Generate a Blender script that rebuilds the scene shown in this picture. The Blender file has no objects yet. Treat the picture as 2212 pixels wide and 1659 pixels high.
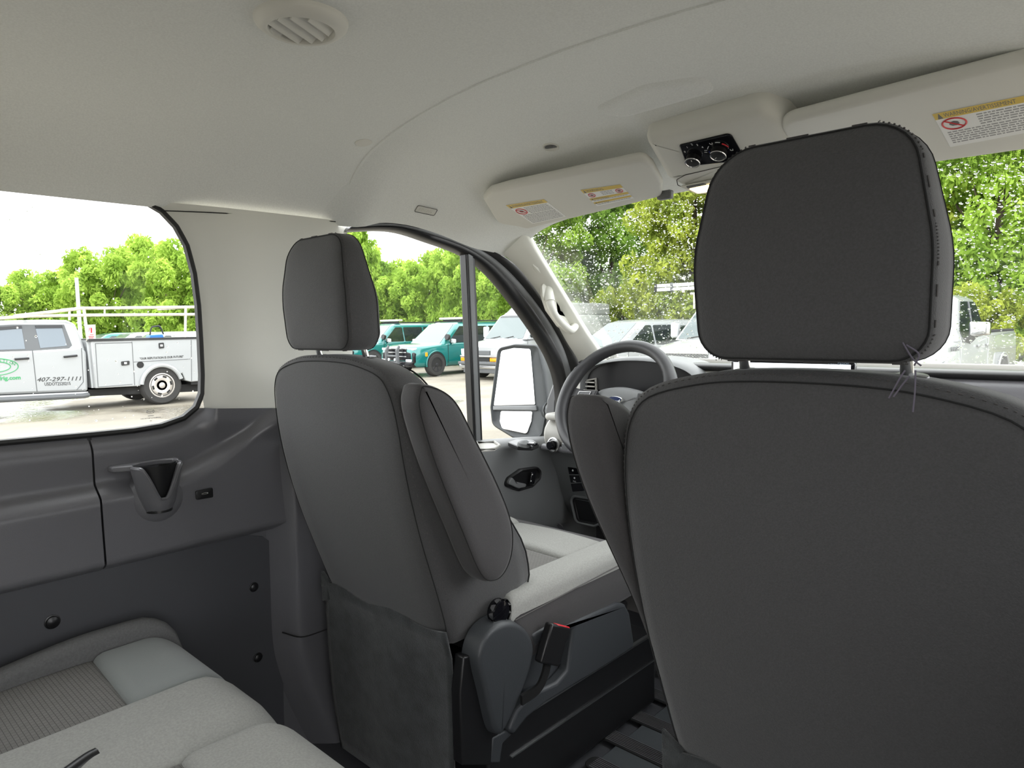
import bpy, bmesh, math, random
import numpy as np
from mathutils import Vector, Matrix
random.seed(7); rng = np.random.default_rng(7)
scene = bpy.context.scene
COL = scene.collection
# ------------------------------------------------------------------ camera
W, H, F = 2212, 1659, 1500.0
CAM = np.array([0.757, 0.0, 1.10])
YAW, PIT, ROL = map(math.radians, (43.0, -4.75, 1.0))
fw = np.array([-math.sin(YAW)*math.cos(PIT), math.cos(YAW)*math.cos(PIT), math.sin(PIT)])
r0 = np.array([math.cos(YAW), math.sin(YAW), 0.0]); u0 = np.cross(r0, fw)
RT = r0*math.cos(ROL)-u0*math.sin(ROL); UP = u0*math.cos(ROL)+r0*math.sin(ROL)
cd = bpy.data.cameras.new('camera'); cam = bpy.data.objects.new('camera', cd); COL.objects.link(cam)
cd.sensor_fit = 'HORIZONTAL'; cd.sensor_width = 36.0; cd.lens = F/W*36.0; cd.clip_start = 0.02; cd.clip_end = 400
cam.matrix_world = Matrix(((RT[0], UP[0], -fw[0], CAM[0]), (RT[1], UP[1], -fw[1], CAM[1]), (RT[2], UP[2], -fw[2], CAM[2]), (0, 0, 0, 1)))
scene.camera = cam
# ------------------------------------------------------------------ sky (bright overcast) and exposure
wd = bpy.data.worlds.new('overcast_sky'); scene.world = wd; wd.use_nodes = True
nt = wd.node_tree; nt.nodes.clear()
_o = nt.nodes.new('ShaderNodeOutputWorld'); _b = nt.nodes.new('ShaderNodeBackground')
_n = nt.nodes.new('ShaderNodeTexNoise'); _r = nt.nodes.new('ShaderNodeValToRGB'); _t = nt.nodes.new('ShaderNodeTexCoord')
_n.inputs['Scale'].default_value = 2.2; _n.inputs['Detail'].default_value = 3
_r.color_ramp.elements[0].position = .36; _r.color_ramp.elements[0].color = (.80, .82, .86, 1)
_r.color_ramp.elements[1].position = .62; _r.color_ramp.elements[1].color = (1, 1, 1, 1)
nt.links.new(_t.outputs['Generated'], _n.inputs['Vector']); nt.links.new(_n.outputs['Fac'], _r.inputs['Fac'])
nt.links.new(_r.outputs['Color'], _b.inputs['Color']); nt.links.new(_b.outputs['Background'], _o.inputs['Surface'])
_b.inputs['Strength'].default_value = 1.0
vs = scene.view_settings; vs.view_transform = 'Standard'; vs.look = 'None'; vs.gamma = 1; vs.use_curve_mapping = False
vs.exposure = 2.28
scene.render.film_transparent = False

# ------------------------------------------------------------------ sight-line helpers: where the line through photo pixel (u,v) meets a real plane
def ray(u, v): return fw+RT*(u-W/2)/F-UP*(v-H/2)/F
def PX(u, v, x): d = ray(u, v); return CAM+d*((x-CAM[0])/d[0])
def PY(u, v, y): d = ray(u, v); return CAM+d*((y-CAM[1])/d[1])
def PZ(u, v, z): d = ray(u, v); return CAM+d*((z-CAM[2])/d[2])
def PP(u, v, p0, n):
    d = ray(u, v); p0 = np.array(p0, float); n = np.array(n, float)
    return CAM+d*(np.dot(p0-CAM, n)/np.dot(d, n))

# ------------------------------------------------------------------ materials
def mat(name, col, rough=.6, metal=0., bump=0., bscale=200., var=0., vscale=4., coat=0., spec=.5, emit=None, estr=1., sheen=0., bdist=.002, trans=0., obj=True):
    m = bpy.data.materials.new(name); m.use_nodes = True; n = m.node_tree.nodes; l = m.node_tree.links
    b = n['Principled BSDF']; c = (col[0], col[1], col[2], 1)
    b.inputs['Base Color'].default_value = c; b.inputs['Roughness'].default_value = rough; b.inputs['Metallic'].default_value = metal
    b.inputs['Specular IOR Level'].default_value = spec; b.inputs['Coat Weight'].default_value = coat
    b.inputs['Sheen Weight'].default_value = sheen
    tc = n.new('ShaderNodeTexCoord')
    if var > 0:
        t = n.new('ShaderNodeTexNoise'); t.inputs['Scale'].default_value = vscale; t.inputs['Detail'].default_value = 5
        r = n.new('ShaderNodeValToRGB')
        r.color_ramp.elements[0].position = .3; r.color_ramp.elements[1].position = .7
        r.color_ramp.elements[0].color = (col[0]*(1-var), col[1]*(1-var), col[2]*(1-var), 1)
        r.color_ramp.elements[1].color = (min(1, col[0]*(1+var)), min(1, col[1]*(1+var)), min(1, col[2]*(1+var)), 1)
        l.new(tc.outputs['Object'], t.inputs['Vector']); l.new(t.outputs['Fac'], r.inputs['Fac']); l.new(r.outputs['Color'], b.inputs['Base Color'])
    if bump > 0:
        t = n.new('ShaderNodeTexNoise'); t.inputs['Scale'].default_value = bscale; t.inputs['Detail'].default_value = 2
        bp = n.new('ShaderNodeBump'); bp.inputs['Strength'].default_value = bump; bp.inputs['Distance'].default_value = bdist
        l.new(tc.outputs['Object'], t.inputs['Vector']); l.new(t.outputs['Fac'], bp.inputs['Height']); l.new(bp.outputs['Normal'], b.inputs['Normal'])
    if emit:
        b.inputs['Emission Color'].default_value = (emit[0], emit[1], emit[2], 1); b.inputs['Emission Strength'].default_value = estr
    return m
def pane(name, tint=(.93, .96, .94), refl=.5, rough=0.):
    m = bpy.data.materials.new(name); m.use_nodes = True; n = m.node_tree.nodes; l = m.node_tree.links; n.clear()
    o = n.new('ShaderNodeOutputMaterial'); t = n.new('ShaderNodeBsdfTransparent'); g = n.new('ShaderNodeBsdfGlossy'); mx = n.new('ShaderNodeMixShader')
    f = n.new('ShaderNodeFresnel'); f.inputs['IOR'].default_value = 1.45; k = n.new('ShaderNodeMath'); k.operation = 'MULTIPLY'; k.inputs[1].default_value = refl
    t.inputs['Color'].default_value = (*tint, 1); g.inputs['Roughness'].default_value = rough
    l.new(f.outputs['Fac'], k.inputs[0]); l.new(k.outputs[0], mx.inputs['Fac']); l.new(t.outputs[0], mx.inputs[1]); l.new(g.outputs[0], mx.inputs[2]); l.new(mx.outputs[0], o.inputs['Surface'])
    return m
def water(name):
    m = bpy.data.materials.new(name); m.use_nodes = True; n = m.node_tree.nodes; l = m.node_tree.links; n.clear()
    o = n.new('ShaderNodeOutputMaterial'); g = n.new('ShaderNodeBsdfGlass'); g.inputs['IOR'].default_value = 1.33; g.inputs['Roughness'].default_value = .0
    l.new(g.outputs[0], o.inputs['Surface']); return m
def leafmat(name, c1, c2, tr=.45):
    m = bpy.data.materials.new(name); m.use_nodes = True; n = m.node_tree.nodes; l = m.node_tree.links; n.clear()
    o = n.new('ShaderNodeOutputMaterial'); d = n.new('ShaderNodeBsdfDiffuse'); t = n.new('ShaderNodeBsdfTranslucent'); mx = n.new('ShaderNodeMixShader')
    tc = n.new('ShaderNodeTexCoord'); ns = n.new('ShaderNodeTexNoise'); ns.inputs['Scale'].default_value = .9; ns.inputs['Detail'].default_value = 6
    r = n.new('ShaderNodeValToRGB'); r.color_ramp.elements[0].position = .36; r.color_ramp.elements[1].position = .66
    r.color_ramp.elements[0].color = (*c1, 1); r.color_ramp.elements[1].color = (*c2, 1)
    mx.inputs['Fac'].default_value = tr
    l.new(tc.outputs['Object'], ns.inputs['Vector']); l.new(ns.outputs['Fac'], r.inputs['Fac'])
    for s in (d, t): l.new(r.outputs['Color'], s.inputs['Color'])
    l.new(d.outputs[0], mx.inputs[1]); l.new(t.outputs[0], mx.inputs[2]); l.new(mx.outputs[0], o.inputs['Surface']); return m
M = dict(
 head=mat('headliner_cloth', (.80, .81, .78), .9, bump=.25, bscale=500, bdist=.001, var=.05, vscale=300),
 pillar=mat('beige_trim_plastic', (.74, .735, .67), .5, bump=.15, bscale=700, bdist=.0006),
 beige=mat('grey_beige_plastic', (.71, .70, .645), .5, bump=.12, bscale=700, bdist=.0006),
 dark=mat('charcoal_grained_plastic', (.135, .134, .144), .29, bump=.30, bscale=600, bdist=.0008, spec=.5),
 dark2=mat('charcoal_flat_panel', (.064, .065, .073), .6, bump=.25, bscale=500, bdist=.0006),
 dgrey=mat('door_grey_plastic', (.16, .165, .168), .45, bump=.2, bscale=600, bdist=.0006),
 lgrey=mat('dash_light_grey_plastic', (.40, .39, .36), .45, bump=.15, bscale=600, bdist=.0006),
 black=mat('black_plastic', (.012, .012, .013), .35, bump=.1, bscale=500, bdist=.0005),
 gloss=mat('gloss_black', (.006, .006, .008), .08),
 rubber=mat('black_rubber', (.012, .012, .012), .55),
 seatback=mat('dark_seat_fabric', (.058, .057, .058), .85, bump=.5, bscale=600, bdist=.0012, var=.13, vscale=420, sheen=.2),
 seatside=mat('dark_seat_side_fabric', (.050, .047, .048), .8, bump=.35, bscale=600, bdist=.001, var=.10, vscale=420, sheen=.15),
 felt=mat('grey_black_felt', (.030, .033, .034), .95, bump=.8, bscale=420, bdist=.002, var=.35, vscale=30, sheen=.2),
 cloth=mat('light_grey_seat_cloth', (.33, .33, .31), .85, bump=.4, bscale=600, bdist=.001, var=.10, vscale=260),
 cloth2=mat('mid_grey_seat_cloth', (.13, .13, .13), .85, bump=.4, bscale=600, bdist=.001, var=.12, vscale=260),
 stitch=mat('grey_thread', (.085, .08, .078), .8),
 seam=mat('dark_seam', (.012, .012, .012), .9),
 chrome=mat('chrome', (.75, .75, .75), .12, metal=1.),
 steel=mat('brushed_steel', (.55, .55, .55), .3, metal=1.),
 white=mat('white_print', (.85, .85, .85), .5),
 paper=mat('sticker_white', (.88, .88, .86), .4),
 yellow=mat('sticker_yellow', (.72, .52, .10), .4),
 ink=mat('print_grey', (.16, .16, .16), .6),
 red=mat('red_print', (.62, .03, .04), .4), blue=mat('blue_print', (.03, .06, .42), .4), green=mat('green_print', (.03, .30, .10), .5),
 whitep=mat('white_car_paint', (.345, .357, .362), .25, coat=.6), teal=mat('teal_car_paint', (.005, .16, .15), .2, coat=1., metal=.15),
 silver=mat('silver_car_paint', (.55, .57, .58), .25, coat=.6), carglass=mat('car_window_glass', (.012, .018, .02), .04, spec=.9),
 wsglass=mat('car_windshield_glass', (.09, .12, .12), .08, spec=.9),
 tire=mat('tire_rubber', (.035, .034, .033), .85, bump=.3, bscale=60, bdist=.005), alloy=mat('alloy_wheel', (.50, .47, .44), .35, metal=.7), dalloy=mat('dark_alloy_wheel', (.05, .05, .055), .4, metal=.5),
 under=mat('underbody_black', (.015, .015, .015), .8), bumper=mat('chrome_bumper', (.60, .60, .60), .3, metal=.9), gbump=mat('grey_bumper_plastic', (.10, .105, .11), .6),
 lamp=mat('headlamp_lens', (.55, .58, .60), .1, spec=.8), amber=mat('amber_lens', (.95, .33, .01), .15), redlens=mat('red_lens', (.5, .05, .03), .15),
 rack=mat('weathered_white_rack', (.60, .56, .46), .6, var=.2, vscale=9), trunk=mat('tree_bark', (.12, .09, .065), .9, bump=.8, bscale=30, bdist=.02, var=.3, vscale=6),
 glass=pane('clear_glass', (.96, .98, .97), .25), wind=pane('windshield_glass', (.94, .97, .95), .18), mirror=mat('mirror_silver', (.92, .92, .92), .015, metal=1.),
 water=water('rain_water'), lens=mat('lit_lamp_lens', (.9, .8, .6), .4, emit=(1, .72, .30), estr=2.2),
 screen=mat('lit_screen', (.1, .1, .1), .3, emit=(.86, .92, 1.), estr=.75), alum=mat('ladder_aluminium', (.72, .72, .72), .4, metal=.6),
 clothg=mat('green_grey_seat_cloth', (.22, .235, .23), .85, bump=.4, bscale=800, bdist=.001, sheen=.2), wheel=mat('steering_wheel_foam', (.034, .034, .037), .42, bump=.4, bscale=500, bdist=.0008), bluegrey=mat('screen_text_grey', (.25, .32, .40), .5), navy=mat('navy_badge', (.004, .012, .06), .2),
 satin=mat('satin_black', (.010, .010, .012), .4, spec=.3),
 ink2=mat('fine_print_grey', (.34, .34, .34), .6), mirrorh=mat('mirror_housing_plastic', (.032, .036, .038), .5, bump=.2, bscale=400, bdist=.0006),
 seatpl=mat('seat_side_plastic', (.046, .050, .055), .45, bump=.5, bscale=500, bdist=.0008),
 purple=mat('purple_thread', (.13, .115, .15), .8), bluepl=mat('blue_tool_plastic', (.02, .16, .55), .4),
)
def frit():
    m = mat('dotted_frit', (.02, .02, .02), .5); n = m.node_tree.nodes; l = m.node_tree.links
    o = n['Material Output']; b = n['Principled BSDF']; t = n.new('ShaderNodeBsdfTransparent'); mx = n.new('ShaderNodeMixShader'); v = n.new('ShaderNodeTexVoronoi'); v.inputs['Scale'].default_value = 330
    v.inputs['Randomness'].default_value = 0.
    g = n.new('ShaderNodeMath'); g.operation = 'LESS_THAN'; g.inputs[1].default_value = .34; tc = n.new('ShaderNodeTexCoord')
    l.new(tc.outputs['Object'], v.inputs['Vector']); l.new(v.outputs['Distance'], g.inputs[0]); l.new(g.outputs[0], mx.inputs['Fac']); l.new(t.outputs[0], mx.inputs[1]); l.new(b.outputs[0], mx.inputs[2]); l.new(mx.outputs[0], o.inputs['Surface']); return m
M['frit'] = frit()

# ------------------------------------------------------------------ object helpers
def tag(o, label=None, cat=None, group=None, kind=None):
    if label: o['label'] = label
    if cat: o['category'] = cat
    if group: o['group'] = group
    if kind: o['kind'] = kind
    return o
def empty(name, loc=(0, 0, 0), rz=0., label=None, cat=None, group=None, kind=None):
    o = bpy.data.objects.new(name, None); COL.objects.link(o); o.location = tuple(loc); o.rotation_euler = (0, 0, rz); o.empty_display_size = .1
    return tag(o, label, cat, group, kind)
def mk(name, V, Fc, m, parent=None, smooth=True, bev=0., seg=2, sub=0, sol=0., off=-1, angle=40):
    """one mesh object; V in the parent's space"""
    me = bpy.data.meshes.new(name); me.from_pydata([tuple(map(float, v)) for v in V], [], [tuple(f) for f in Fc]); me.update()
    bm = bmesh.new(); bm.from_mesh(me); bmesh.ops.remove_doubles(bm, verts=bm.verts, dist=1e-6)
    if sol == 0: bmesh.ops.recalc_face_normals(bm, faces=bm.faces)
    bm.to_mesh(me); bm.free()
    ms = m if isinstance(m, (list, tuple)) else [m]
    for q in ms: me.materials.append(M[q] if isinstance(q, str) else q)
    o = bpy.data.objects.new(name, me); COL.objects.link(o)
    if parent is not None: o.parent = parent
    if sol: md = o.modifiers.new('thick', 'SOLIDIFY'); md.thickness = sol; md.offset = off
    if bev: md = o.modifiers.new('bev', 'BEVEL'); md.width = bev; md.segments = seg; md.limit_method = 'ANGLE'; md.angle_limit = math.radians(35); md.harden_normals = False
    if sub: md = o.modifiers.new('sub', 'SUBSURF'); md.levels = sub; md.render_levels = sub
    if smooth:
        me.polygons.foreach_set('use_smooth', [True]*len(me.polygons))
        if not sub: 
            try: me.set_sharp_from_angle(angle=math.radians(angle))
            except Exception: pass
    return o
def join(*gs):
    V, Fc = [], []
    for v, f in gs:
        b = len(V); V += [tuple(p) for p in v]; Fc += [tuple(i+b for i in q) for q in f]
    return V, Fc
def box(c, s, R=None):
    V = [np.array((x, y, z))*np.array(s)/2 for x in (-1, 1) for y in (-1, 1) for z in (-1, 1)]
    if R is not None: V = [R@v for v in V]
    V = [v+np.array(c) for v in V]
    return V, [(0, 1, 3, 2), (4, 6, 7, 5), (0, 4, 5, 1), (2, 3, 7, 6), (0, 2, 6, 4), (1, 5, 7, 3)]
def rot(ax, deg):
    return np.array(Matrix.Rotation(math.radians(deg), 3, ax))
def prism(P, vec):
    n = len(P); P = [np.array(p, float) for p in P]; v = np.array(vec, float)
    V = P+[p+v for p in P]
    return V, [tuple(range(n-1, -1, -1)), tuple(range(n, 2*n))]+[(i, (i+1) % n, n+(i+1) % n, n+i) for i in range(n)]
def loft(rings, closed=True, cap0=True, cap1=True):
    n = len(rings[0]); V = [np.array(p, float) for r in rings for p in r]; Fc = []
    for k in range(len(rings)-1):
        for i in range(n if closed else n-1):
            j = (i+1) % n; Fc.append((k*n+i, k*n+j, (k+1)*n+j, (k+1)*n+i))
    if closed and cap0: Fc.append(tuple(range(n-1, -1, -1)))
    if closed and cap1: Fc.append(tuple((len(rings)-1)*n+i for i in range(n)))
    return V, Fc
def frame_of(d):
    d = np.array(d, float); d /= np.linalg.norm(d); a = np.array((0, 0, 1.)) if abs(d[2]) < .9 else np.array((1., 0, 0))
    u = np.cross(d, a); u /= np.linalg.norm(u); return u, np.cross(d, u)
def tube(path, r, n=8, closed=False, flat=1.):
    path = [np.array(p, float) for p in path]; K = len(path); rs = r if hasattr(r, '__len__') else [r]*K
    rings = []; pu = None
    for k, p in enumerate(path):
        a = path[(k-1) % K] if (k > 0 or closed) else p; b = path[(k+1) % K] if (k < K-1 or closed) else p
        d = b-a; d /= (np.linalg.norm(d)+1e-12)
        if pu is None: u, v = frame_of(d)
        else:
            u = pu-d*np.dot(pu, d); u /= (np.linalg.norm(u)+1e-12); v = np.cross(d, u)
        pu = u
        rings.append([p+rs[k]*(math.cos(2*math.pi*i/n)*u+flat*math.sin(2*math.pi*i/n)*v) for i in range(n)])
    if closed:
        V, Fc = loft(rings+[rings[0]], True, False, False); return V, Fc
    return loft(rings)
def lathe(prof, o, ax, n=24):
    """prof: [(radius, distance along axis)]"""
    ax = np.array(ax, float); ax /= np.linalg.norm(ax); u, v = frame_of(ax); o = np.array(o, float)
    return loft([[o+ax*h+max(r, 1e-5)*(math.cos(2*math.pi*i/n)*u+math.sin(2*math.pi*i/n)*v) for i in range(n)] for r, h in prof])
def olathe(prof, o, ax, n=24):
    ax = np.array(ax, float); ax /= np.linalg.norm(ax); u, v = frame_of(ax); o = np.array(o, float)
    return loft([[o+ax*h+max(r, 1e-5)*(math.cos(2*math.pi*i/n)*u+math.sin(2*math.pi*i/n)*v) for i in range(n)] for r, h in prof], True, False, False)
def sweep(path, sec, upv, closed=False):
    """sec: [(a,b)] offsets along side and normal; upv fixed normal-ish direction"""
    path = [np.array(p, float) for p in path]; K = len(path); rings = []; upv = np.array(upv, float)
    for k, p in enumerate(path):
        a = path[(k-1) % K] if (k > 0 or closed) else p; b = path[(k+1) % K] if (k < K-1 or closed) else p
        d = b-a; d /= np.linalg.norm(d); s = np.cross(d, upv); s /= np.linalg.norm(s)
        rings.append([p+s*x+upv*y for x, y in sec])
    if closed: return loft(rings+[rings[0]], True, False, False)
    return loft(rings)
def spline(P, n=40, closed=False):
    P = [np.array(p, float) for p in P]; K = len(P); out = []
    m = K if closed else K-1
    for k in range(m):
        p1, p2 = P[k], P[(k+1) % K]; p0 = P[k-1] if (k > 0 or closed) else 2*p1-p2; p3 = P[(k+2) % K] if (k+2 < K or closed) else 2*p2-p1
        q = max(2, n//m)
        for i in range(q):
            t = i/q; out.append(.5*((2*p1)+(p2-p0)*t+(2*p0-5*p1+4*p2-p3)*t*t+(3*p1-p0-3*p2+p3)*t**3))
    if not closed: out.append(P[-1])
    return out
def rpoly(P, r, seg=6):
    """round the corners of a 2-D polygon; r one radius or one each"""
    n = len(P); P = [np.array(p, float) for p in P]; rs = r if hasattr(r, '__len__') else [r]*n; out = []
    for i in range(n):
        p, a, b = P[i], P[i-1], P[(i+1) % n]; ea = a-p; eb = b-p; la, lb = np.linalg.norm(ea), np.linalg.norm(eb); ea /= la; eb /= lb
        cosang = float(np.clip(np.dot(ea, eb), -1, 1)); ang = math.acos(cosang)
        if rs[i] <= 0 or ang > 3.1: out.append(p); continue
        t = min(rs[i]/math.tan(ang/2), la*.49, lb*.49); rr = t*math.tan(ang/2)
        bis = ea+eb; bis /= np.linalg.norm(bis); c = p+bis*(rr/math.sin(ang/2)); s = p+ea*t; e = p+eb*t
        a0 = math.atan2(*(s-c)[::-1]); a1 = math.atan2(*(e-c)[::-1]); da = (a1-a0+math.pi) % (2*math.pi)-math.pi
        for k in range(seg+1): out.append(c+rr*np.array((math.cos(a0+da*k/seg), math.sin(a0+da*k/seg))))
    return out
def inset(P, d):
    n = len(P); P = [np.array(p, float) for p in P]; A = sum(P[i][0]*P[(i+1) % n][1]-P[(i+1) % n][0]*P[i][1] for i in range(n)); sg = 1 if A > 0 else -1
    out = []
    for i in range(n):
        e1 = P[i]-P[i-1]; e2 = P[(i+1) % n]-P[i]; e1 = e1/(np.linalg.norm(e1)+1e-12); e2 = e2/(np.linalg.norm(e2)+1e-12)
        n1 = sg*np.array((-e1[1], e1[0])); n2 = sg*np.array((-e2[1], e2[0])); b = n1+n2; b /= (np.linalg.norm(b)+1e-12); k = max(.5, float(np.dot(b, n1)))
        out.append(P[i]+b*d/k)
    return out
def pillow(P, prof, fn, fill=3):
    """P 2-D outline; prof [(inset, depth)] from back to front; fn(a,b,depth)->3-D"""
    rings = [[(q[0], q[1], h) for q in inset(P, d)] for d, h in prof]
    def shrink(r, s):
        c = np.mean([q[:2] for q in r], axis=0); return [(c[0]+(q[0]-c[0])*s, c[1]+(q[1]-c[1])*s, q[2]) for q in r]
    pre = [shrink(rings[0], s) for s in np.linspace(.08, 1, fill+1)[:-1]]; post = [shrink(rings[-1], s) for s in np.linspace(1, .08, fill+1)[1:]]
    return loft([[fn(*q) for q in r] for r in pre+rings+post])
def edge_prof(t, r, seg=4, t0=0.):
    """rounded slab profile of thickness t, edge radius r"""
    out = [(r-r*math.sin(a), t0+r-r*math.cos(a)) for a in np.linspace(0, math.pi/2, seg+1)]
    return out+[(d, t0+t-(h-t0)) for d, h in out[::-1]]
def gridsurf(fn, us, vs):
    V = [fn(u, v) for v in vs for u in us]; n = len(us)
    return V, [(j*n+i, j*n+i+1, (j+1)*n+i+1, (j+1)*n+i) for j in range(len(vs)-1) for i in range(n-1)]
def text(name, s, size, org, xd, yd, m, parent=None, ext=.0004, align='LEFT', sx=1., bold=0., shear=0.):
    cu = bpy.data.curves.new(name, 'FONT'); cu.body = s; cu.size = size; cu.extrude = ext; cu.align_x = align; cu.offset = bold; cu.shear = shear; cu.resolution_u = 2
    t = bpy.data.objects.new(name, cu); COL.objects.link(t)
    dg = bpy.context.evaluated_depsgraph_get(); me = bpy.data.meshes.new_from_object(t.evaluated_get(dg)); bpy.data.objects.remove(t); bpy.data.curves.remove(cu)
    xd = np.array(xd, float); xd /= np.linalg.norm(xd); yd = np.array(yd, float); yd -= xd*np.dot(xd, yd); yd /= np.linalg.norm(yd); zd = np.cross(xd, yd); org = np.array(org, float)
    xd = xd*sx
    for v in me.vertices: c = v.co.copy(); v.co = org+xd*c[0]+yd*c[1]+zd*c[2]
    me.materials.clear(); me.materials.append(M[m]); me.name = name
    o = bpy.data.objects.new(name, me); COL.objects.link(o)
    if parent is not None: o.parent = parent
    return o
def ctree(o, parent=None):
    c = o.copy(); COL.objects.link(c); c.parent = parent
    for ch in list(o.children): ctree(ch, c)
    return c
def interp(pts):
    xs = [p[0] for p in pts]; ys = [p[1] for p in pts]
    return lambda t: float(np.interp(t, xs, ys))
def sm(pts):
    """smooth interpolation (monotone-ish cubic) through points"""
    xs = np.array([p[0] for p in pts], float); ys = np.array([p[1] for p in pts], float); d = np.gradient(ys, xs)
    def f(t):
        t = min(max(t, xs[0]), xs[-1]); k = min(int(np.searchsorted(xs, t, 'right'))-1, len(xs)-2); h = xs[k+1]-xs[k]; s = (t-xs[k])/h
        return float((2*s**3-3*s*s+1)*ys[k]+(s**3-2*s*s+s)*h*d[k]+(-2*s**3+3*s*s)*ys[k+1]+(s**3-s*s)*h*d[k+1])
    return f
# ================================================================== STRUCTURE OF THE VAN
def S(name, kind='structure', **k): o = empty(name, **k); o['kind'] = kind; return o
prof = sm([(0, 1.566), (.3, 1.560), (.5, 1.544), (.62, 1.527), (.70, 1.507), (.76, 1.478), (.81, 1.440), (.845, 1.405), (.874, 1.374)])
ss_ = lambda t: (lambda q: q*q*(3-2*q))(min(1, max(0, t)))
seamy = lambda x: .962+.105*(abs(x)/.85)**2
def zrear(x, y): return prof(abs(x))
ze = sm([(.95, 1.388), (1.05, 1.374), (1.11, 1.372), (1.17, 1.388), (1.25, 1.392), (1.36, 1.380), (1.54, 1.343), (1.63, 1.335), (1.72, 1.315)])
zcen = sm([(.95, 1.590), (1.1, 1.585), (1.25, 1.562), (1.4, 1.530), (1.55, 1.490), (1.66, 1.462), (1.72, 1.446)])
xe = lambda y: .868-.048*ss_((y-1.0)/.13)
def zfront(x, y):
    s = (prof(min(abs(x)/xe(y)*.868, .868))-prof(.868))/(prof(0)-prof(.868)); return ze(y)+(zcen(y)-ze(y))*s
def PS(u, v, zf, t0=.3, t1=4.):
    d = ray(u, v)
    for _ in range(60):
        t = .5*(t0+t1); p = CAM+d*t
        if p[2] > zf(p[0], p[1]): t1 = t
        else: t0 = t
    return CAM+d*t0
def nrm(zf, p, e=.004):
    n = np.array(((zf(p[0]+e, p[1])-zf(p[0]-e, p[1]))/(2*e), (zf(p[0], p[1]+e)-zf(p[0], p[1]-e))/(2*e), -1.)); return n/np.linalg.norm(n)
# ---- ceiling
ceil = S('ceiling'); ceil['label'] = 'grey beige cloth headliner over the whole cabin'
xs = np.concatenate([-np.linspace(.874, .6, 22), np.linspace(-.58, .58, 30), np.linspace(.6, .874, 22)])
V, Fc = gridsurf(lambda x, t: (x, -1.9+(seamy(x)+1.9)*t, zrear(x, 0)-(.004 if t > .998 else 0)*0), xs, [0, .2, .4, .5, .6, .7, .8, .9, .97, 1])
n0 = len(V); V += [(x, seamy(x), zrear(x, 0)+.02) for x in xs]; b = n0-len(xs)
Fc += [(b+i, b+i+1, n0+i+1, n0+i) for i in range(len(xs)-1)]
mk('rear_headliner', V, Fc, 'head', ceil, sub=0, angle=50)
xf = np.concatenate([-np.linspace(1, .72, 22), np.linspace(-.70, .70, 32), np.linspace(.72, 1, 22)])
def ffr(q, y):
    x = q*xe(y); return (x, y, zfront(x, y))
V, Fc = gridsurf(ffr, xf, list(np.linspace(.94, 1.70, 34)))
n0 = len(V); V += [(x*.82, 1.72, zfront(x*.82, 1.70)+.012) for x in xf]; b = n0-len(xf); Fc += [(b+i, b+i+1, n0+i+1, n0+i) for i in range(len(xf)-1)]
mk('front_headliner', V, Fc, 'head', ceil, angle=60)
# small roll of the rear liner's edge, casting the seam's shadow
mk('seam_lip', *tube([(x, seamy(x), zrear(x, 0)+.003) for x in np.linspace(-.86, .86, 90)], .0065, 6), 'head', ceil)
# embossed pad in the front liner
c4 = [PS(u, v, zfront) for u, v in ((1283, 238), (1345, 250), (1535, 195), (1520, 168), (1395, 186))]
pad = rpoly([p[:2] for p in c4], [.02, .05, .02, .03, .05], 6)
mk('embossed_pad', *pillow(pad, [(-.010, -.001), (-.004, .003), (.004, .0065), (.012, .007)], lambda a, b, h: (a, b, zfront(a, b)-h), 4), 'head', ceil)
# ---- floor
fl = S('floor'); fl['label'] = 'black rubber covered van floor'
mk('floor_pan', *box((0, .1, -.02), (1.76, 4.2, .04)), 'dark2', fl)
wellm = mat('rubber_mat', (.07, .078, .085), .6, bump=.3, bscale=500, bdist=.0008); M['mat'] = wellm
mk('floor_mat', *box((.08, 1.42, .006), (.62, 1.1, .012)), 'mat', fl, bev=.004)
def pads():
    k = 0
    for (u, v, ln) in ((1385, 1487, .16), (1350, 1535, .2), (1300, 1580, .22), (1270, 1640, .24), (1420, 1447, .14)):
        p = PZ(u, v, .014); y = p[1]; x = p[0]
        P = rpoly([(x, y-.027), (x+ln, y-.027), (x+ln, y+.027), (x, y+.027)], .022, 4)
        o = mk('grip_pad', *prism([(a, b, .011) for a, b in P], (0, 0, .004)), 'rubber', fl, bev=.0015)
        for q in range(8): mk('grip_rib', *box((x+ln/2+.004, y-.021+q*.006, .0162), (ln-.03, .0022, .003)), 'dark', o, smooth=False)
pads()
# ---- ground outside
gr = mat('wet_gravel_ground', (.25, .225, .18), .75, bump=.6, bscale=9, bdist=.03, var=.28, vscale=.55)
_n = gr.node_tree.nodes; _l = gr.node_tree.links
_a = _n.new('ShaderNodeTexNoise'); _a.inputs['Scale'].default_value = .22; _a.inputs['Detail'].default_value = 4
_r2 = _n.new('ShaderNodeValToRGB'); _r2.color_ramp.elements[0].position = .52; _r2.color_ramp.elements[0].color = (.85, .85, .85, 1); _r2.color_ramp.elements[1].position = .6; _r2.color_ramp.elements[1].color = (.12, .12, .12, 1)
_tc = _n.new('ShaderNodeTexCoord'); _l.new(_tc.outputs['Object'], _a.inputs['Vector']); _l.new(_a.outputs['Fac'], _r2.inputs['Fac']); _l.new(_r2.outputs['Color'], _n['Principled BSDF'].inputs['Roughness'])
GZ = -.60
gm = mk('ground', [(-140, -120, GZ), (140, -120, GZ), (140, 140, GZ), (-140, 140, GZ)], [(0, 1, 2, 3)], gr); tag(gm, 'pale wet gravel ground of the parking lot', kind='structure')

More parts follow.
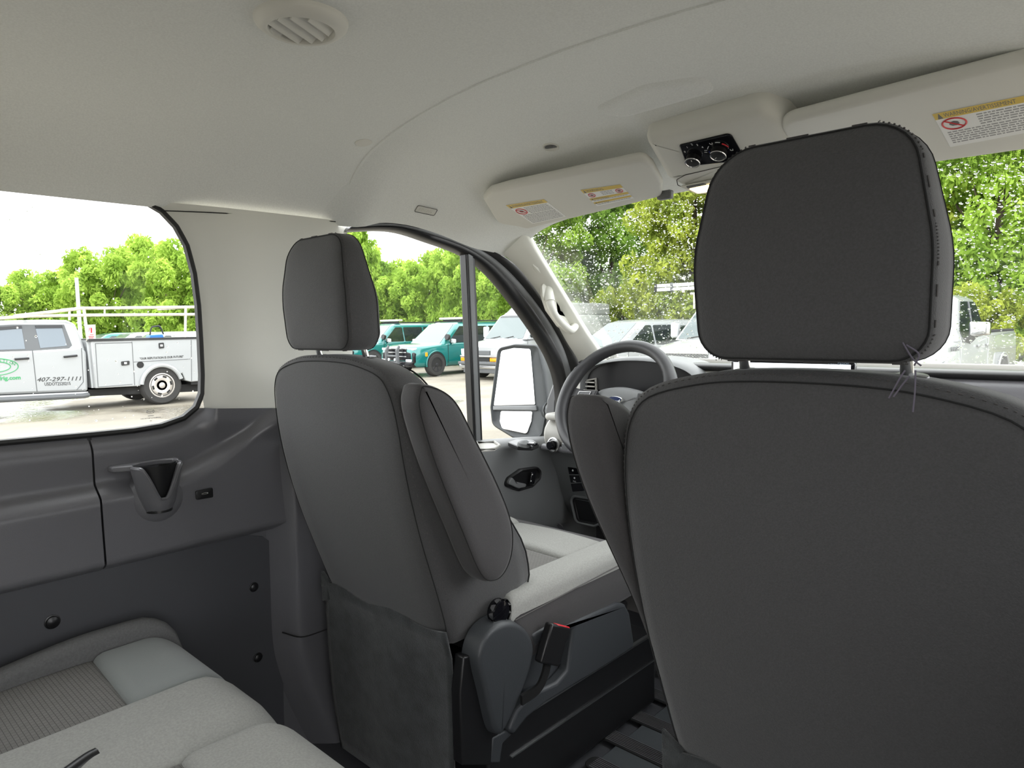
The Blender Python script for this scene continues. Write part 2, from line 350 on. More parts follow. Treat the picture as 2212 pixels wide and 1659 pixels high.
# ---- left window
WX = -.874
win_px = [(0, 400), (110, 407), (215, 416), (275, 425), (320, 437), (352, 456), (382, 488), (405, 530), (421, 590), (430, 660), (435, 740), (438, 810), (437, 850), (425, 880), (398, 903), (350, 920), (290, 930), (200, 939), (100, 948), (0, 957)]
wp = [PX(u, v, WX)[1:] for u, v in win_px]
zt, zb = wp[0][1], wp[-1][1]
rear = rpoly([(wp[-1][0], zb), (-.62, zb), (-.62, zt), (wp[0][0], zt)], [0, .09, .09, 0], 8)
wout = [np.array(p) for p in wp]+[np.array(p) for p in rear[1:-1]]
w1 = S('window_1'); w1['label'] = 'left side window with rounded corners and black seal'
mk('glass', [(WX-.010, p[0], p[1]) for p in inset(wout, -.01)], [tuple(range(len(wout)))], 'glass', w1, smooth=False)
mk('seal', *sweep([(WX, p[0], p[1]) for p in wout], [(-.006, -.012), (-.006, .001), (-.001, .004), (.005, .001), (.006, -.012)], (1, 0, 0), True), 'rubber', w1)
o1 = inset(wout, .003); o2 = inset(wout, .018); n = len(wout)
mk('dot_band', [(WX-.009, *p) for p in o1]+[(WX-.009, *p) for p in o2], [(i, (i+1) % n, n+(i+1) % n, n+i) for i in range(n)], 'frit', w1, smooth=False)
gx = WX-.0085
c = PX(325, 889, gx); mk('glass_mark_oval', *tube([c+np.array((0, .0085*math.cos(a), .0042*math.sin(a))) for a in np.linspace(0, 2*math.pi, 24, False)], .0004, 4, True), 'ink', w1)
text('glass_mark', 'Ford', .0065, c+np.array((0, -.0065, -.0022)), (0, 1, 0), (0, 0, 1), 'ink', w1)
for i, (s, u, v, sz) in enumerate((('TEMPERED', 326, 899, .0028), ('FORD MOTOR CO. EQUIPMENT', 326, 904, .0030), ('AS2', 326, 910, .0028))):
    text('glass_mark', s, sz, PX(u, v, gx), (0, 1, 0), (0, 0, 1), 'ink', w1, align='CENTER')

# ---- left wall: dark lower panels, beige pillar
wl = S('wall_left'); wl['label'] = 'left inner wall, charcoal plastic below and beige pillar above'
zl = sm([(-2, .772), (.45, .772), (.60, .778), (.68, .800), (.76, .845), (.84, .895), (.92, .93), (1.0, .945)])
ss = lambda t: (lambda q: q*q*(3-2*q))(min(1, max(0, t)))
wedge = interp([(p[0], p[1]) for p in sorted([(q[0], q[1]) for q in wp if q[1] < .95], key=lambda q: q[0])])
ytop_end = max(p[0] for p in wp)
def ztop(y):
    if y <= ytop_end-.004: return wedge(y)-.002
    return wedge(ytop_end-.005)-.002-.09*(y-ytop_end)
def side_panel(y0, y1, name):
    ys = [y for y in np.concatenate([np.linspace(y0, .48, 14), np.linspace(.5, .96, 50)]) if y0 <= y <= y1]; ys = sorted(set([y0]+list(ys)+[y1]))
    vs_ = list(np.linspace(0, .12, 5))+list(np.linspace(.16, .9, 26))+list(np.linspace(.92, 1, 8))
    def f(y, v):
        z0 = .606; z = z0+(ztop(y)-z0)*v
        L = zl(y); x = -.856+.036*ss((L+.018-z)/.036)
        if v < .05: x -= .026*(1-v/.05)
        if y < ytop_end: x -= .022*ss((v-.84)/.16)**2
        x -= .004*math.sin(math.pi*v)
        x += .012*ss((y-.80)/.14)*(1-v)+.020*ss((y-ytop_end+.03)/.05)*ss((v-.72)/.2)
        return (x, y, z)
    V, Fc = gridsurf(f, ys, vs_); o = mk(name, V, Fc, 'dark', wl, angle=70)
    for e, yy in ((0, y0), (1, y1)):
        pass
    return o
SEAMY = .449
side_panel(-1.7, SEAMY-.0025, 'side_panel'); side_panel(SEAMY+.0015, .97, 'side_panel')
mk('panel_joint', *box((-.882, SEAMY, .742), (.016, .008, .28)), 'rubber', wl)
mk('outer_skin', *box((-.895, -.35, .30), (.01, 2.75, 1.16)), 'dark2', wl)
# flat lower board with a rounded upper front corner
q0 = [PX(u, v, -.85)[1:] for u, v in ((0, 1268), (235, 1221), (480, 1170), (535, 1160), (570, 1160), (595, 1178), (606, 1210), (610, 1300), (614, 1540))]
brd = [(-1.7, q0[0][1]+.006)]+[tuple(p+np.array((0, .004))) for p in q0[:4]]+[tuple(p) for p in q0[4:]]+[(q0[-1][0], -.0), (-1.7, 0)]
mk('lower_board', *prism([(-.870, a, b) for a, b in brd], (.018, 0, 0)), 'dark2', wl)
V, Fc = gridsurf(lambda y, z: (-.858+.0*y, y, z), [.60, .97], [0, .61]); mk('board_surround', V, Fc, 'dark', wl)
for u, v, r in ((113, 1343, .0115), (548, 1268, .0095), (557, 1420, .0095)):
    p = PX(u, v, -.852); o = mk('push_pin', *lathe([(r*1.25, 0), (r*1.25, .0015), (r*1.05, .0022), (r*.95, .005), (r*.5, .0075), (0, .008)], p, (1, 0, 0), 20), 'black', wl)
# lower pillar trim with ridge and kicked-out foot
rid = spline([PX(u, v, -.800) for u, v in ((632, 960), (640, 1100), (645, 1250), (650, 1380), (664, 1450), (690, 1520), (722, 1585), (742, 1625))], 36)
rings = []
for p in rid:
    z = p[2]; y = p[1]; rings.append([(-.862, y-.055, z), (-.846, y-.045, z), (-.818, y-.020, z), (-.803, y-.006, z), (-.798, y+.006, z), (-.803, y+.03, z), (-.812, y+.07, z), (-.822, y+.12, z), (-.86, y+.17, z)])
mk('pillar_lower_trim', *loft(rings, False), 'dark', wl, angle=80)
f0 = [PZ(u, v, .13) for u, v in ((742, 1590), (775, 1575), (797, 1585), (772, 1612))]
a_ = rid[-1]; mk('pillar_foot', *box((-.80, a_[1]+.045, a_[2]-.02), (.07, .09, .035)), 'dark', wl, bev=.01)
kp = spline([PX(u, v, -.797) for u, v in ((610, 1366), (650, 1376), (690, 1365), (722, 1352))], 16)
mk('trim_joint', *tube(kp, .0018, 5), 'rubber', wl)
# beige pillar
le = [p for p in wp if p[1] > .935 and p[0] > .60]; le = sorted(le, key=lambda p: -p[1])
le = [(le[0][0]-.02, 1.386)]+[tuple(p) for p in le]+[(ytop_end-.001, wedge(ytop_end-.005)-.02)]
L = spline([(0, a, b) for a, b in le], 60)
rings = []
tt = [0, .04, .09, .16, .3, .5, .7, .85, .95, 1]
xo = [-.873, -.868, -.858, -.851, -.845, -.842, -.842, -.844, -.850, -.862]
for p in L:
    z = p[2]; yr = 1.094+.010*max(0, (1.30-z))
    rings.append([(x, p[1]+(yr-p[1])*t, z) for t, x in zip(tt, xo)])
mk('pillar_trim', *loft(rings, False), 'pillar', wl, angle=80)
mk('pillar_joint', *tube(spline([PX(u, v, -.846) for u, v in ((346, 455), (450, 459), (600, 467), (725, 479))], 20), .0013, 5), 'seam', wl)

# ---- driver's door
d1 = S('door_1'); d1['label'] = 'driver door with grey inner panel and black window frame'
Lp = [[(744, 500), (850, 499), (930, 522), (1008, 552), (1060, 592), (1110, 652), (1160, 722), (1195, 785), (1211, 850), (1212, 955)],
      [(755, 492), (855, 489), (940, 510), (1018, 540), (1075, 580), (1130, 640), (1178, 708), (1212, 774), (1227, 848), (1226, 955)],
      [(775, 482), (862, 484), (950, 505), (1030, 535), (1090, 577), (1144, 636), (1192, 704), (1224, 770), (1239, 846), (1238, 955)],
      [(795, 474), (870, 478), (955, 498), (1038, 528), (1106, 566), (1162, 626), (1212, 698), (1247, 768), (1263, 845), (1263, 955)]]
XO = (-.850, -.838, -.834, -.822)
C_ = [spline([PX(u, v, x) for u, v in l], 54) for l, x in zip(Lp, XO)]
def band(name, a, b, m, lift=.006):
    ra = [[p, p*.7+q*.3+np.array((lift, 0, 0)), p*.3+q*.7+np.array((lift, 0, 0)), q, q+np.array((-.03, 0, 0)), p+np.array((-.03, 0, 0))] for p, q in zip(a, b)]
    return mk(name, *loft(ra), m, d1, angle=60)
band('window_frame', C_[0], C_[1], 'black'); band('painted_frame', C_[1], C_[2], 'dgrey', .003); band('door_seal', C_[2], C_[3], 'rubber', .008)
ga = [p[1:] for p in C_[0]]; gl = [(1.085, ga[0][1]-.01)]+[tuple(p) for p in ga]+[(ga[-1][0], .70), (1.085, .72)]
mk('window_glass', [(-.862, a, b) for a, b in gl], [tuple(range(len(gl)))], 'glass', d1, smooth=False)
dv = [PX(u, v, -.846) for u, v in ((1006, 540), (1026, 545), (1043, 952), (1024, 952))]
mk('window_divider', *prism(dv, (-.03, 0, 0)), 'black', d1, bev=.003)
dv2 = [PX(u, v, -.842) for u, v in ((1012, 545), (1022, 548), (1039, 952), (1030, 952))]
mk('divider_strip', *prism(dv2, (-.02, 0, 0)), 'dgrey', d1, bev=.002)
zbelt = sm([(1.08, .752), (1.5, .738), (1.7, .722), (1.9, .703), (2.1, .69)])
def dpf(y, s):
    zb_ = zbelt(y)
    if s < .25:
        t = s/.25; a = t*math.pi/2; return (-.850+.050*math.sin(a)*1.0+.008*t, y, zb_-.030*(1-math.cos(a)))
    t = (s-.25)/.75; z = zb_-.030-(zb_-.08)*t
    x = -.792+.012*math.sin(min(1, t*1.8)*math.pi)-.045*ss((.40-z)/.05)*ss((1.98-y)/.05)
    return (x, y, z)
V, Fc = gridsurf(dpf, list(np.linspace(1.06, 2.12, 50)), list(np.linspace(0, .25, 10))+list(np.linspace(.27, 1, 40))); mk('door_panel', V, Fc, 'dgrey', d1, angle=70)
# recessed pull bin and mirror switch on the sill
p = [PZ(u, v, .742) for u, v in ((1030, 956), (1068, 954), (1079, 962), (1068, 969), (1036, 972))]
mk('pull_bin_rim', *tube(p, .004, 6, True), 'lgrey', d1); mk('pull_bin_well', *prism([q-np.array((0, 0, .003)) for q in p], (0, 0, -.004)), 'lgrey', d1)
p = [PZ(u, v, .722) for u, v in ((1097, 957), (1115, 951), (1152, 952), (1164, 961), (1150, 967), (1118, 966))]
mk('switch_bezel', *prism([q+np.array((0, 0, -.01)) for q in p], (0, 0, .014)), 'black', d1, bev=.003)
p = PZ(1132, 960, .73); mk('mirror_switch', *lathe([(.022, -.004), (.020, .006), (.010, .013), (0, .014)], p, (.2, 0, 1), 20), 'dgrey', d1)
mk('window_switch', *box(PZ(1150, 959, .735), (.03, .02, .008)), 'gloss', d1, bev=.003)
# inside handle
hx = -.776
hp = rpoly([PX(u, v, hx)[1:] for u, v in ((1089, 1050), (1097, 1032), (1125, 1013), (1160, 1008), (1168, 1016), (1166, 1035), (1150, 1052), (1120, 1061))], .02, 5)
hb = mk('handle_bezel', *pillow(hp, [(0, -.02), (0, .004), (.003, .008), (.008, .006), (.012, -.002)], lambda a, b, h: (hx+h, a, b), 2), 'black', d1)
hp2 = rpoly([PX(u, v, hx+.01)[1:] for u, v in ((1094, 1044), (1104, 1030), (1112, 1040), (1135, 1045), (1133, 1052), (1118, 1055))], .008, 4)
lv = mk('lever', *pillow(hp2, edge_prof(.014, .004), lambda a, b, h: (hx+.003+h, a, b), 2), 'dgrey', hb)
lk = [PX(u, v, hx+.008) for u, v in ((1146, 1020), (1156, 1018), (1152, 1045), (1142, 1047))]
mk('lock_switch', *prism(lk, (.006, 0, 0)), 'gloss', hb, bev=.002)
for u, v in ((1150, 1025), (1147, 1039)): mk('lock_mark', *box(PX(u, v, hx+.0145), (.001, .004, .004)), 'white', hb)
# door pocket
pk = rpoly([PX(u, v, -.785)[1:] for u, v in ((1110, 1100), (1175, 1104), (1215, 1135), (1245, 1190), (1110, 1190))], .02, 4)
mk('map_pocket', *pillow(pk, [(-.004, -.01), (-.002, .004), (.003, .006), (.008, -.004), (.012, -.02)], lambda a, b, h: (-.792+h, a, b), 2), 'dark', d1)

# ---- windshield pillar trim
tr = S('trim_1'); tr['label'] = 'beige windshield pillar cover with grab handle recess'
Dd = spline([PX(u, v, -.812) for u, v in ((1086, 548), (1128, 588), (1178, 656), (1222, 735), (1254, 790), (1268, 860), (1268, 960))], 42)
Wd = spline([PX(u, v, -.735) for u, v in ((1136, 500), (1168, 556), (1216, 634), (1266, 715), (1300, 765), (1322, 810), (1330, 880))], 42)
rings = []
for i, (a, b) in enumerate(zip(Dd, Wd)):
    m_ = (a+b)/2; dirv = np.array((.75, -.55, 0.)); t = i/(len(Dd)-1)
    bl = .018
    rings.append([a, a*.82+b*.18+dirv*bl*.7, a*.6+b*.4+dirv*bl, a*.35+b*.65+dirv*bl*.9, a*.12+b*.88+dirv*bl*.75, b+dirv*.004, b+np.array((-.01, .03, 0))])
mk('pillar_cover', *loft(rings, False), 'pillar', tr, angle=80)
# moulded rib running beside the handle
rb = spline([PX(u, v, -.762) for u, v in ((1150, 570), (1180, 600), (1205, 622), (1222, 660), (1245, 690), (1262, 715), (1266, 740), (1285, 770))], 30)
mk('moulded_rib', *tube(rb, [.004]+[.011]*(len(rb)-2)+[.004], 8), 'pillar', tr)
spk = PX(1316, 772, -.735)
sg = mk('tweeter_grille', *lathe([(.034, 0), (.033, .004), (.026, .006), (0, .006)], spk, (.62, -.72, .25), 24), 'pillar', tr)
for k in range(5):
    ax = np.array((.62, -.72, .25)); ax /= np.linalg.norm(ax); u_, v_ = frame_of(ax); r = .006+.005*k
    mk('grille_ring', *tube([spk+ax*.0065+r*(math.cos(a)*u_+math.sin(a)*v_) for a in np.linspace(0, 2*math.pi, 20, False)], .001, 4, True), 'dgrey', sg)
mk('pillar_cover', *loft([[(-q[0], q[1], q[2]) for q in r] for r in rings], False), 'pillar', tr)
# headliner corner over the pillar
# ---- windshield
w2 = S('window_2'); w2['label'] = 'windshield covered in rain drops'
def wsf(x, s): return (x, 1.715+.50*s+.075*(1-(x/.76)**2), 1.392-.467*s+.058*(1-(x/.76)**2)*(1-s))
V, Fc = gridsurf(wsf, list(np.linspace(-.765, .765, 28)), list(np.linspace(-.06, 1.12, 18))); mk('glass', V, Fc, 'wind', w2)
V, Fc = gridsurf(lambda x, s: tuple(np.array(wsf(x, s))-np.array((0, .003, .003))), list(np.linspace(-.765, .765, 28)), [-.06, 0, .05]); mk('dot_band', V, Fc, 'frit', w2, smooth=False)
# real water beads standing on the outer face
def bead(p, n, up, a, b, h, K=7):
    s = np.cross(up, n); s /= np.linalg.norm(s); up = np.cross(n, s)
    R = [[p+s*a*k*math.cos(t)+up*b*k*math.sin(t)+n*h*hh for t in np.linspace(0, 2*math.pi, K, False)] for k, hh in ((1, 0), (.82, .55), (.45, .9))]
    V, Fc = loft(R); return V, Fc
V, Fc = [], []
def addb(v, f):
    b = len(V); V.extend(v); Fc.extend([tuple(i+b for i in q) for q in f])
for k in range(8500):
    x = rng.uniform(-.75, .75); s = 1-rng.beta(1.15, 1.0) if False else rng.uniform(0, 1)**1.25
    p = np.array(wsf(x, s)); e = .01; tx = np.array(wsf(x+e, s))-np.array(wsf(x-e, s)); ts = np.array(wsf(x, s-e))-np.array(wsf(x, s+e)); nn = np.cross(tx, ts); nn /= np.linalg.norm(nn); 
    if nn[1] < 0: nn = -nn
    r = float(np.clip(rng.lognormal(math.log(.0014), .46), .0006, .0042))
    addb(*bead(p+nn*.0005, nn, ts, r*rng.uniform(.9, 1.4), r*rng.uniform(.7, 1.), r*.55))
rd = mk('rain_drops', V, Fc, 'water', w2); rd['kind'] = 'stuff'
V, Fc = [], []
for k in range(260):
    y = rng.uniform(.1, .68); z = rng.uniform(.91, 1.37); r = float(np.clip(rng.lognormal(math.log(.0011), .4), .0005, .0026))
    addb(*bead(np.array((WX-.0105, y, z)), np.array((-1., 0, 0)), np.array((0, 0, 1.)), r, r*1.1, r*.5))
rd = mk('rain_drops', V, Fc, 'water', w1); rd['kind'] = 'stuff'

M['tint'] = pane('light_cut_glass', (.30, .31, .31), .3)  # dark tint added to cut daylight from the unseen right and rear windows
# ---- the sides and back that stand outside the picture
wr = S('wall_right'); wr['label'] = 'right inner wall, sliding door half closed to shade the passenger seat'
mk('door_panel', *box((.86, 1.6, .36), (.05, 1.05, .72)), 'dgrey', wr); mk('pillar_trim', *box((.87, 1.02, .85), (.03, .14, 1.1)), 'pillar', wr)
mk('side_panel', *box((.88, -1.2, .44), (.03, 1.4, .88)), 'dark', wr)
mk('shading_sliding_door', *box((.90, .62, .44), (.05, .66, .88)), 'dark', wr); mk('shading_door_frame', *box((.90, .62, 1.41), (.05, .66, .07)), 'pillar', wr); mk('shading_door_post', *box((.90, .31, 1.12), (.05, .06, .5)), 'pillar', wr); mk('tinted_glass', [(.90, .95, .88), (.90, .30, .88), (.90, .30, 1.38), (.90, .95, 1.38)], [(0, 1, 2, 3)], 'tint', wr, smooth=False)  # unseen door section, closed this far to keep light off the passenger seat back
for y in (-.45, -1.2, -1.85): mk('door_post', *box((.87, y, 1.12), (.03, .16, .56)), 'pillar', wr)
mk('tinted_glass', [(.885, -.5, .88), (.885, -1.9, .88), (.885, -1.9, 1.38), (.885, -.5, 1.38)], [(0, 1, 2, 3)], 'tint', wr, smooth=False)
mk('seat_row_blind', *box((.0, -1.55, .55), (1.3, .14, 1.0)), 'seatside', wr, bev=.04)
wb = S('wall_rear'); wb['label'] = 'rear doors of the van with windows'
mk('rear_door_panel', *box((0, -1.95, .44), (1.74, .06, .88)), 'dark', wb); mk('rear_header', *box((0, -1.95, 1.45), (1.74, .06, .2)), 'head', wb)
for x in (-.82, 0, .82): mk('rear_post', *box((x, -1.95, 1.1), (.1, .06, .6)), 'pillar', wb)
mk('rear_pillar', *box((-.86, -1.3, 1.13), (.03, 1.3, .5)), 'pillar', wl)
mk('tinted_glass', [(-.8, -1.96, .88), (.8, -1.96, .88), (.8, -1.96, 1.36), (-.8, -1.96, 1.36)], [(0, 1, 2, 3)], 'tint', wb, smooth=False)
mk('kick_panel', *box((-.835, 2.17, .34), (.05, .30, .72)), 'dark2', wl)
mk('firewall', *box((0, 2.30, .40), (1.66, .05, .95)), 'dark2', wb)
for s in (-1, 1): mk('sill_board', *box((s*.875, 1.55, .2), (.01, 1.4, .9)), 'dark2', wb)
# ================================================================== THINGS IN THE VAN
def quadpt(Q, a, b): return (Q[0]*(1-a)+Q[1]*a)*(1-b)+(Q[3]*(1-a)+Q[2]*a)*b
# ---------------- seats
def padgrid(Q, zf, r, t, n=22):
    """upholstered pad over the quad Q (2-D), top zf, edges rolled over with radius r, sides t deep"""
    Q = [np.array(q, float) for q in Q]; e = np.concatenate([[0, .01, .03, .06, .1], np.linspace(.15, .85, n), [.9, .94, .97, .99, 1]])
    lu = (np.linalg.norm(Q[1]-Q[0])+np.linalg.norm(Q[2]-Q[3]))/2; lv = (np.linalg.norm(Q[3]-Q[0])+np.linalg.norm(Q[2]-Q[1]))/2
    def drop(d): return r-math.sqrt(max(0, r*r-(r-d)**2)) if d < r else 0.
    V = []; N = len(e)
    for b in e:
        for a in e:
            p = (Q[0]*(1-a)+Q[1]*a)*(1-b)+(Q[3]*(1-a)+Q[2]*a)*b; h = min(1.6*r, drop(min(a, 1-a)*lu)+drop(min(b, 1-b)*lv)); V.append((p[0], p[1], zf(p[0], p[1])-h))
    Fc = [(j*N+i, j*N+i+1, (j+1)*N+i+1, (j+1)*N+i) for j in range(N-1) for i in range(N-1)]
    ring = [i for i in range(N)]+[j*N+N-1 for j in range(1, N)]+[(N-1)*N+i for i in range(N-2, -1, -1)]+[j*N for j in range(N-2, 0, -1)]
    b0 = len(V); V += [(V[i][0], V[i][1], V[i][2]-max(.01, t-1.6*r)) for i in ring]; K = len(ring)
    Fc += [(ring[i], b0+i, b0+(i+1) % K, ring[(i+1) % K]) for i in range(K)]+[tuple(b0+i for i in range(K))]
    return V, Fc
zs_ = [(.42, .40), (.46, .875), ]
yb = sm([(.40, .900), (.47, .872), (.55, .843), (.70, .793), (.82, .765), (.94, .750), (1.0, .746), (1.06, .750)])
thick = sm([(.40, .14), (.455, .20), (.50, .275), (.58, .305), (.72, .255), (.85, .175), (.95, .125), (1.03, .085), (1.06, .07)])
half = [(.13, .430), (.195, .436), (.222, .470), (.232, .56), (.238, .70), (.240, .85), (.236, .93), (.222, .985), (.190, 1.020), (.12, 1.040), (.05, 1.047)]
def seat(cx, dy, arm, label, name='front_seat', threads=False):
    o = empty(name, (cx, .95+dy, .013), 0, label, 'seat')
    B = np.array((cx, .95+dy, .013)); lo = lambda p: np.array(p, float)-B
    right = [np.array(p) for p in half]; left = [np.array((-p[0], p[1])) for p in half[::-1]]
    out2 = [p[:2] for p in spline([(*p, 0) for p in right+left], 100, True)]
    fn = lambda a, b, h: lo((cx+a, yb(b)+dy+h*thick(b)-.012*math.cos(min(1.5, abs(a)/.24*1.5)), b))
    mk('backrest', *pillow(out2, [(.034, 0), (.018, .018), (.006, .06), (0, .14), (0, .45), (.0, .75), (.012, .92), (.05, 1.0)], fn, 5), 'seatback', o, angle=80)
    sl = inset(out2, .012)
    mk('back_piping', *tube([fn(a, b, .030)+np.array((0, -.0010, 0)) for a, b in sl if b > .445], .0010, 5), 'seam', o)
    # row of stitches beside the piping
    st = inset(out2, .004); pts = [fn(a, b, .075) for a, b in st if b > .46]; pts = spline(pts, 460)
    V, Fc = [], []
    for k in range(0, len(pts)-2, 3):
        v, f = tube([pts[k], pts[k+1]], .0008, 4); b_ = len(V); V += v; Fc += [tuple(i+b_ for i in q) for q in f]
    mk('stitching', V, Fc, 'stitch', o)['kind'] = 'stuff'
    # front edge welt
    fe = [fn(a, b, .90) for a, b in inset(out2, .006) if b > .45]
    mk('front_welt', *tube(fe, .0018, 6), 'seam', o)
    # head restraint
    hr = rpoly([(-.115, 1.058), (.118, 1.058), (.121, 1.17), (.098, 1.288), (-.098, 1.288), (-.121, 1.17)], [.035, .035, .2, .052, .052, .2], 7)
    th = sm([(1.05, .085), (1.12, .095), (1.2, .082), (1.25, .062), (1.29, .045)])
    hy = sm([(1.05, .722), (1.15, .714), (1.25, .722), (1.29, .734)])
    hf = lambda a, b, h: lo((cx+.008+a, hy(b)+dy+h*th(b)-.006*math.cos(a/.12*1.4), b))
    he = mk('headrest', *pillow(hr, [(.026, 0), (.012, .02), (.003, .07), (0, .15), (0, .55), (.0, .8), (.012, .94), (.035, 1.0)], hf, 5), 'seatback', o, angle=80)
    for h_, r_, m_ in ((.055, .0010, 'seam'), (.80, .0009, 'seam')):
        mk('headrest_piping', *tube([hf(a, b, h_) for a, b in inset(hr, .003 if h_ < .5 else 0)], r_, 5, True), m_, he)
    pts = [hf(a, b, .13) for a, b in hr]; pts = spline(pts+[pts[0]], 320); V, Fc = [], []
    for k in range(0, len(pts)-2, 3):
        v, f = tube([pts[k]*1.0, pts[k+1]], .0008, 4); b_ = len(V); V += v; Fc += [tuple(i+b_ for i in q) for q in f]
    mk('headrest_stitching', V, Fc, 'stitch', he)['kind'] = 'stuff'
    for s in (-.078, .092):
        x = cx+s; mk('headrest_post', *tube([lo((x, .790+dy, 1.02)), lo((x, .775+dy, 1.075))], .0065, 12), 'chrome', o)
        mk('post_collar', *lathe([(.020, 0), (.021, .004), (.019, .009), (.012, .011), (0, .011)], lo((x, .786+dy, 1.034)), (0, -.15, 1), 20), 'black', o)
    # cushion: bolsters, front panel and woven insert
    y0, y1, zt_ = 1.03+dy, 1.55+dy, .455
    def slab(nm, x0, x1, ya, yb_, m_, t=.05, r=.02, lift=0., bul=.0, crn=None):
        V, Fc = padgrid([(x0, ya), (x1, ya), (x1, yb_), (x0, yb_)], lambda a, b: zt_+lift+t+bul*math.sin(math.pi*(a-x0)/(x1-x0))-.05*max(0, (b-(y1-.07))/.07)**2, r, t)
        return mk(nm, [lo((cx+v[0], v[1], v[2])) for v in V], Fc, m_, o, angle=80)
    slab('cushion_core', -.235, .235, y0, y1-.01, 'seatside', .04, .015, -.05)
    slab('cushion_bolster', -.255, -.155, y0-.01, y1-.03, 'cloth', .065, .028, -.004, crn=.03); slab('cushion_bolster', .155, .255, y0-.01, y1-.03, 'cloth', .065, .028, -.004, crn=.03)
    slab('cushion_front', -.165, .165, y1-.22, y1+.02, 'cloth', .058, .02, -.01, .006); slab('cushion_insert', -.165, .165, y0, y1-.212, 'weave', .052, .012, -.012, .002)
    # dark skirt round the cushion
    P = rpoly([(-.26, y0-.02), (.26, y0-.02), (.255, y1+.01), (-.255, y1+.01)], .04, 5)
    mk('cushion_skirt', *pillow(P, [(.012, 0), (0, .02), (0, .09), (.006, .115), (.02, .122)], lambda a, b, h: lo((cx+a, b, .352+h+.02*(b-y0)/(y1-y0))), 2), 'seatside', o)
    mk('skirt_stitch', *tube([lo((cx+.2585*s_*(-1), b, .463+.02*(b-y0)/(y1-y0))) for s_ in (-1,) for b in np.linspace(y0, y1-.04, 20)], .0015, 4), 'stitch', o)
    # pedestal
    mk('pedestal', *box(lo((cx, 1.30+dy, .118)), (.475, .68, .21)), 'black', o, bev=.008)
    for s in (-1, 1):
        mk('seat_rail', *box(lo((cx+s*.2375, 1.31+dy, .222)), (.012, .66, .007)), 'steel', o, bev=.002)
        mk('pedestal_trim', *box(lo((cx+s*.2385, 1.33+dy, .142)), (.006, .60, .0035)), 'steel', o)
    mk('slide_carrier', *box(lo((cx, 1.27+dy, .285)), (.44, .52, .12)), 'black', o, bev=.01)
    # felt flap hanging behind
    us = np.linspace(-.232, .228, 30); vs2 = np.linspace(0, 1, 16)
    ff = lambda a, t: lo((cx+a*(1-.04*t), .868+dy+.012*t-.014*math.exp(-((t-.02)/.05)**2)-.006*math.sin(a*23+t*2)*t*(1-t)*3+.03*max(0, t-.7), .482-.44*t+.006*math.sin(a*30)*(t < .02)))
    V, Fc = gridsurf(ff, us, vs2); mk('felt_flap', V, Fc, 'felt', o, sol=.006, off=0)
    mk('felt_corner', *pillow([(x, z) for x, z in ((-.234, .505), (-.20, .485), (-.205, .44), (-.232, .43))], edge_prof(.012, .004), lambda a, b, h: lo((cx+a, .855+dy+h, b)), 2), 'felt', o)
    # folded-up armrest
    s = arm
    ap = [(.800, 1.000), (.845, .985), (.880, .955), (.920, .890), (.985, .780), (1.020, .700), (1.022, .640), (1.000, .600), (.965, .588), (.925, .612), (.875, .715), (.815, .850), (.782, .950), (.785, .990)]
    if arm < 0: ap = [(y-.020, z+.008) for y, z in ap]
    ap = [p[:2] for p in spline([(*p, 0) for p in ap], 70, True)]
    xin = cx+s*.243; tpr = (lambda z: 1.) if s > 0 else (lambda z: .25+.75*ss((z-.62)/.34))
    ao = mk('armrest', *pillow(ap, [(.012, 0), (.003, .006), (0, .016), (0, .046), (.004, .056), (.014, .060)], lambda a, b, h: lo((xin+s*h*tpr(b), a+(dy-.038), b)), 3), 'seatside', o, angle=80)
    mk('armrest_piping', *tube([lo((xin+s*.057*tpr(b), a+(dy-.038), b)) for a, b in inset(ap, .004)], .0010, 5, True), 'seam', ao)
    # recline knob
    kc = lo((cx+s*.245, 1.022+dy-.038, .497)); kb = mk('recline_knob', *lathe([(.026, 0), (.027, .004), (.027, .014), (.024, .018), (.021, .0185), (0, .0185)], kc, (s, 0, 0), 28), 'gloss', o)
    u_, v_ = frame_of((s, 0, 0))
    for k in range(10):
        a = 2*math.pi*k/10; d = math.cos(a)*u_+math.sin(a)*v_; e = -math.sin(a)*u_+math.cos(a)*v_; cc = kc+np.array((s*.0135, 0, 0))+d*.0262
        P = [cc+e*t*.0052+np.array((s*q*.0055, 0, 0))+d*.001 for t, q in ((-1, -.3), (-.6, -1), (.6, -1), (1, -.3), (1.5, 1), (-1.5, 1))]
        mk('knob_flute', *prism(P, d*.0012), 'chrome', kb, smooth=False)
    if threads:
        for pp in (((1955, 800), (1945, 815), (1920, 860)), ((1965, 812), (1950, 830), (1930, 857)), ((1978, 800), (1976, 850), (1972, 890)), ((1958, 745), (1985, 765), (1975, 790)), ((1950, 740), (1972, 775), (1990, 790))):
            mk('loose_thread', *tube(spline([lo(PY(u, v, .716)) for u, v in pp], 12), .0008, 5), 'purple', o)
        return o
    # teardrop hinge cover and side valance
    X = lambda u, v, x: PX(u, v, x)
    td = [X(u, v, -.222)[1:] for u, v in ((1035, 1415), (1050, 1375), (1078, 1350), (1110, 1345), (1140, 1362), (1155, 1395), (1150, 1440), (1125, 1510), (1092, 1580), (1078, 1588), (1066, 1570), (1050, 1500), (1038, 1450))]
    sh = (lambda P: [np.array((p[0]+(dy-.038), p[1])) for p in P])
    td = sh([p[:2] for p in spline([(*p, 0) for p in td], 60, True)])
    mk('hinge_cover', *pillow(td, [(-.006, -.034), (0, 0), (.003, .006), (.008, .009), (.012, .0095)], lambda a, b, h: lo((cx+s*(.268+h), a, b)), 3), 'seatpl', o, angle=60)
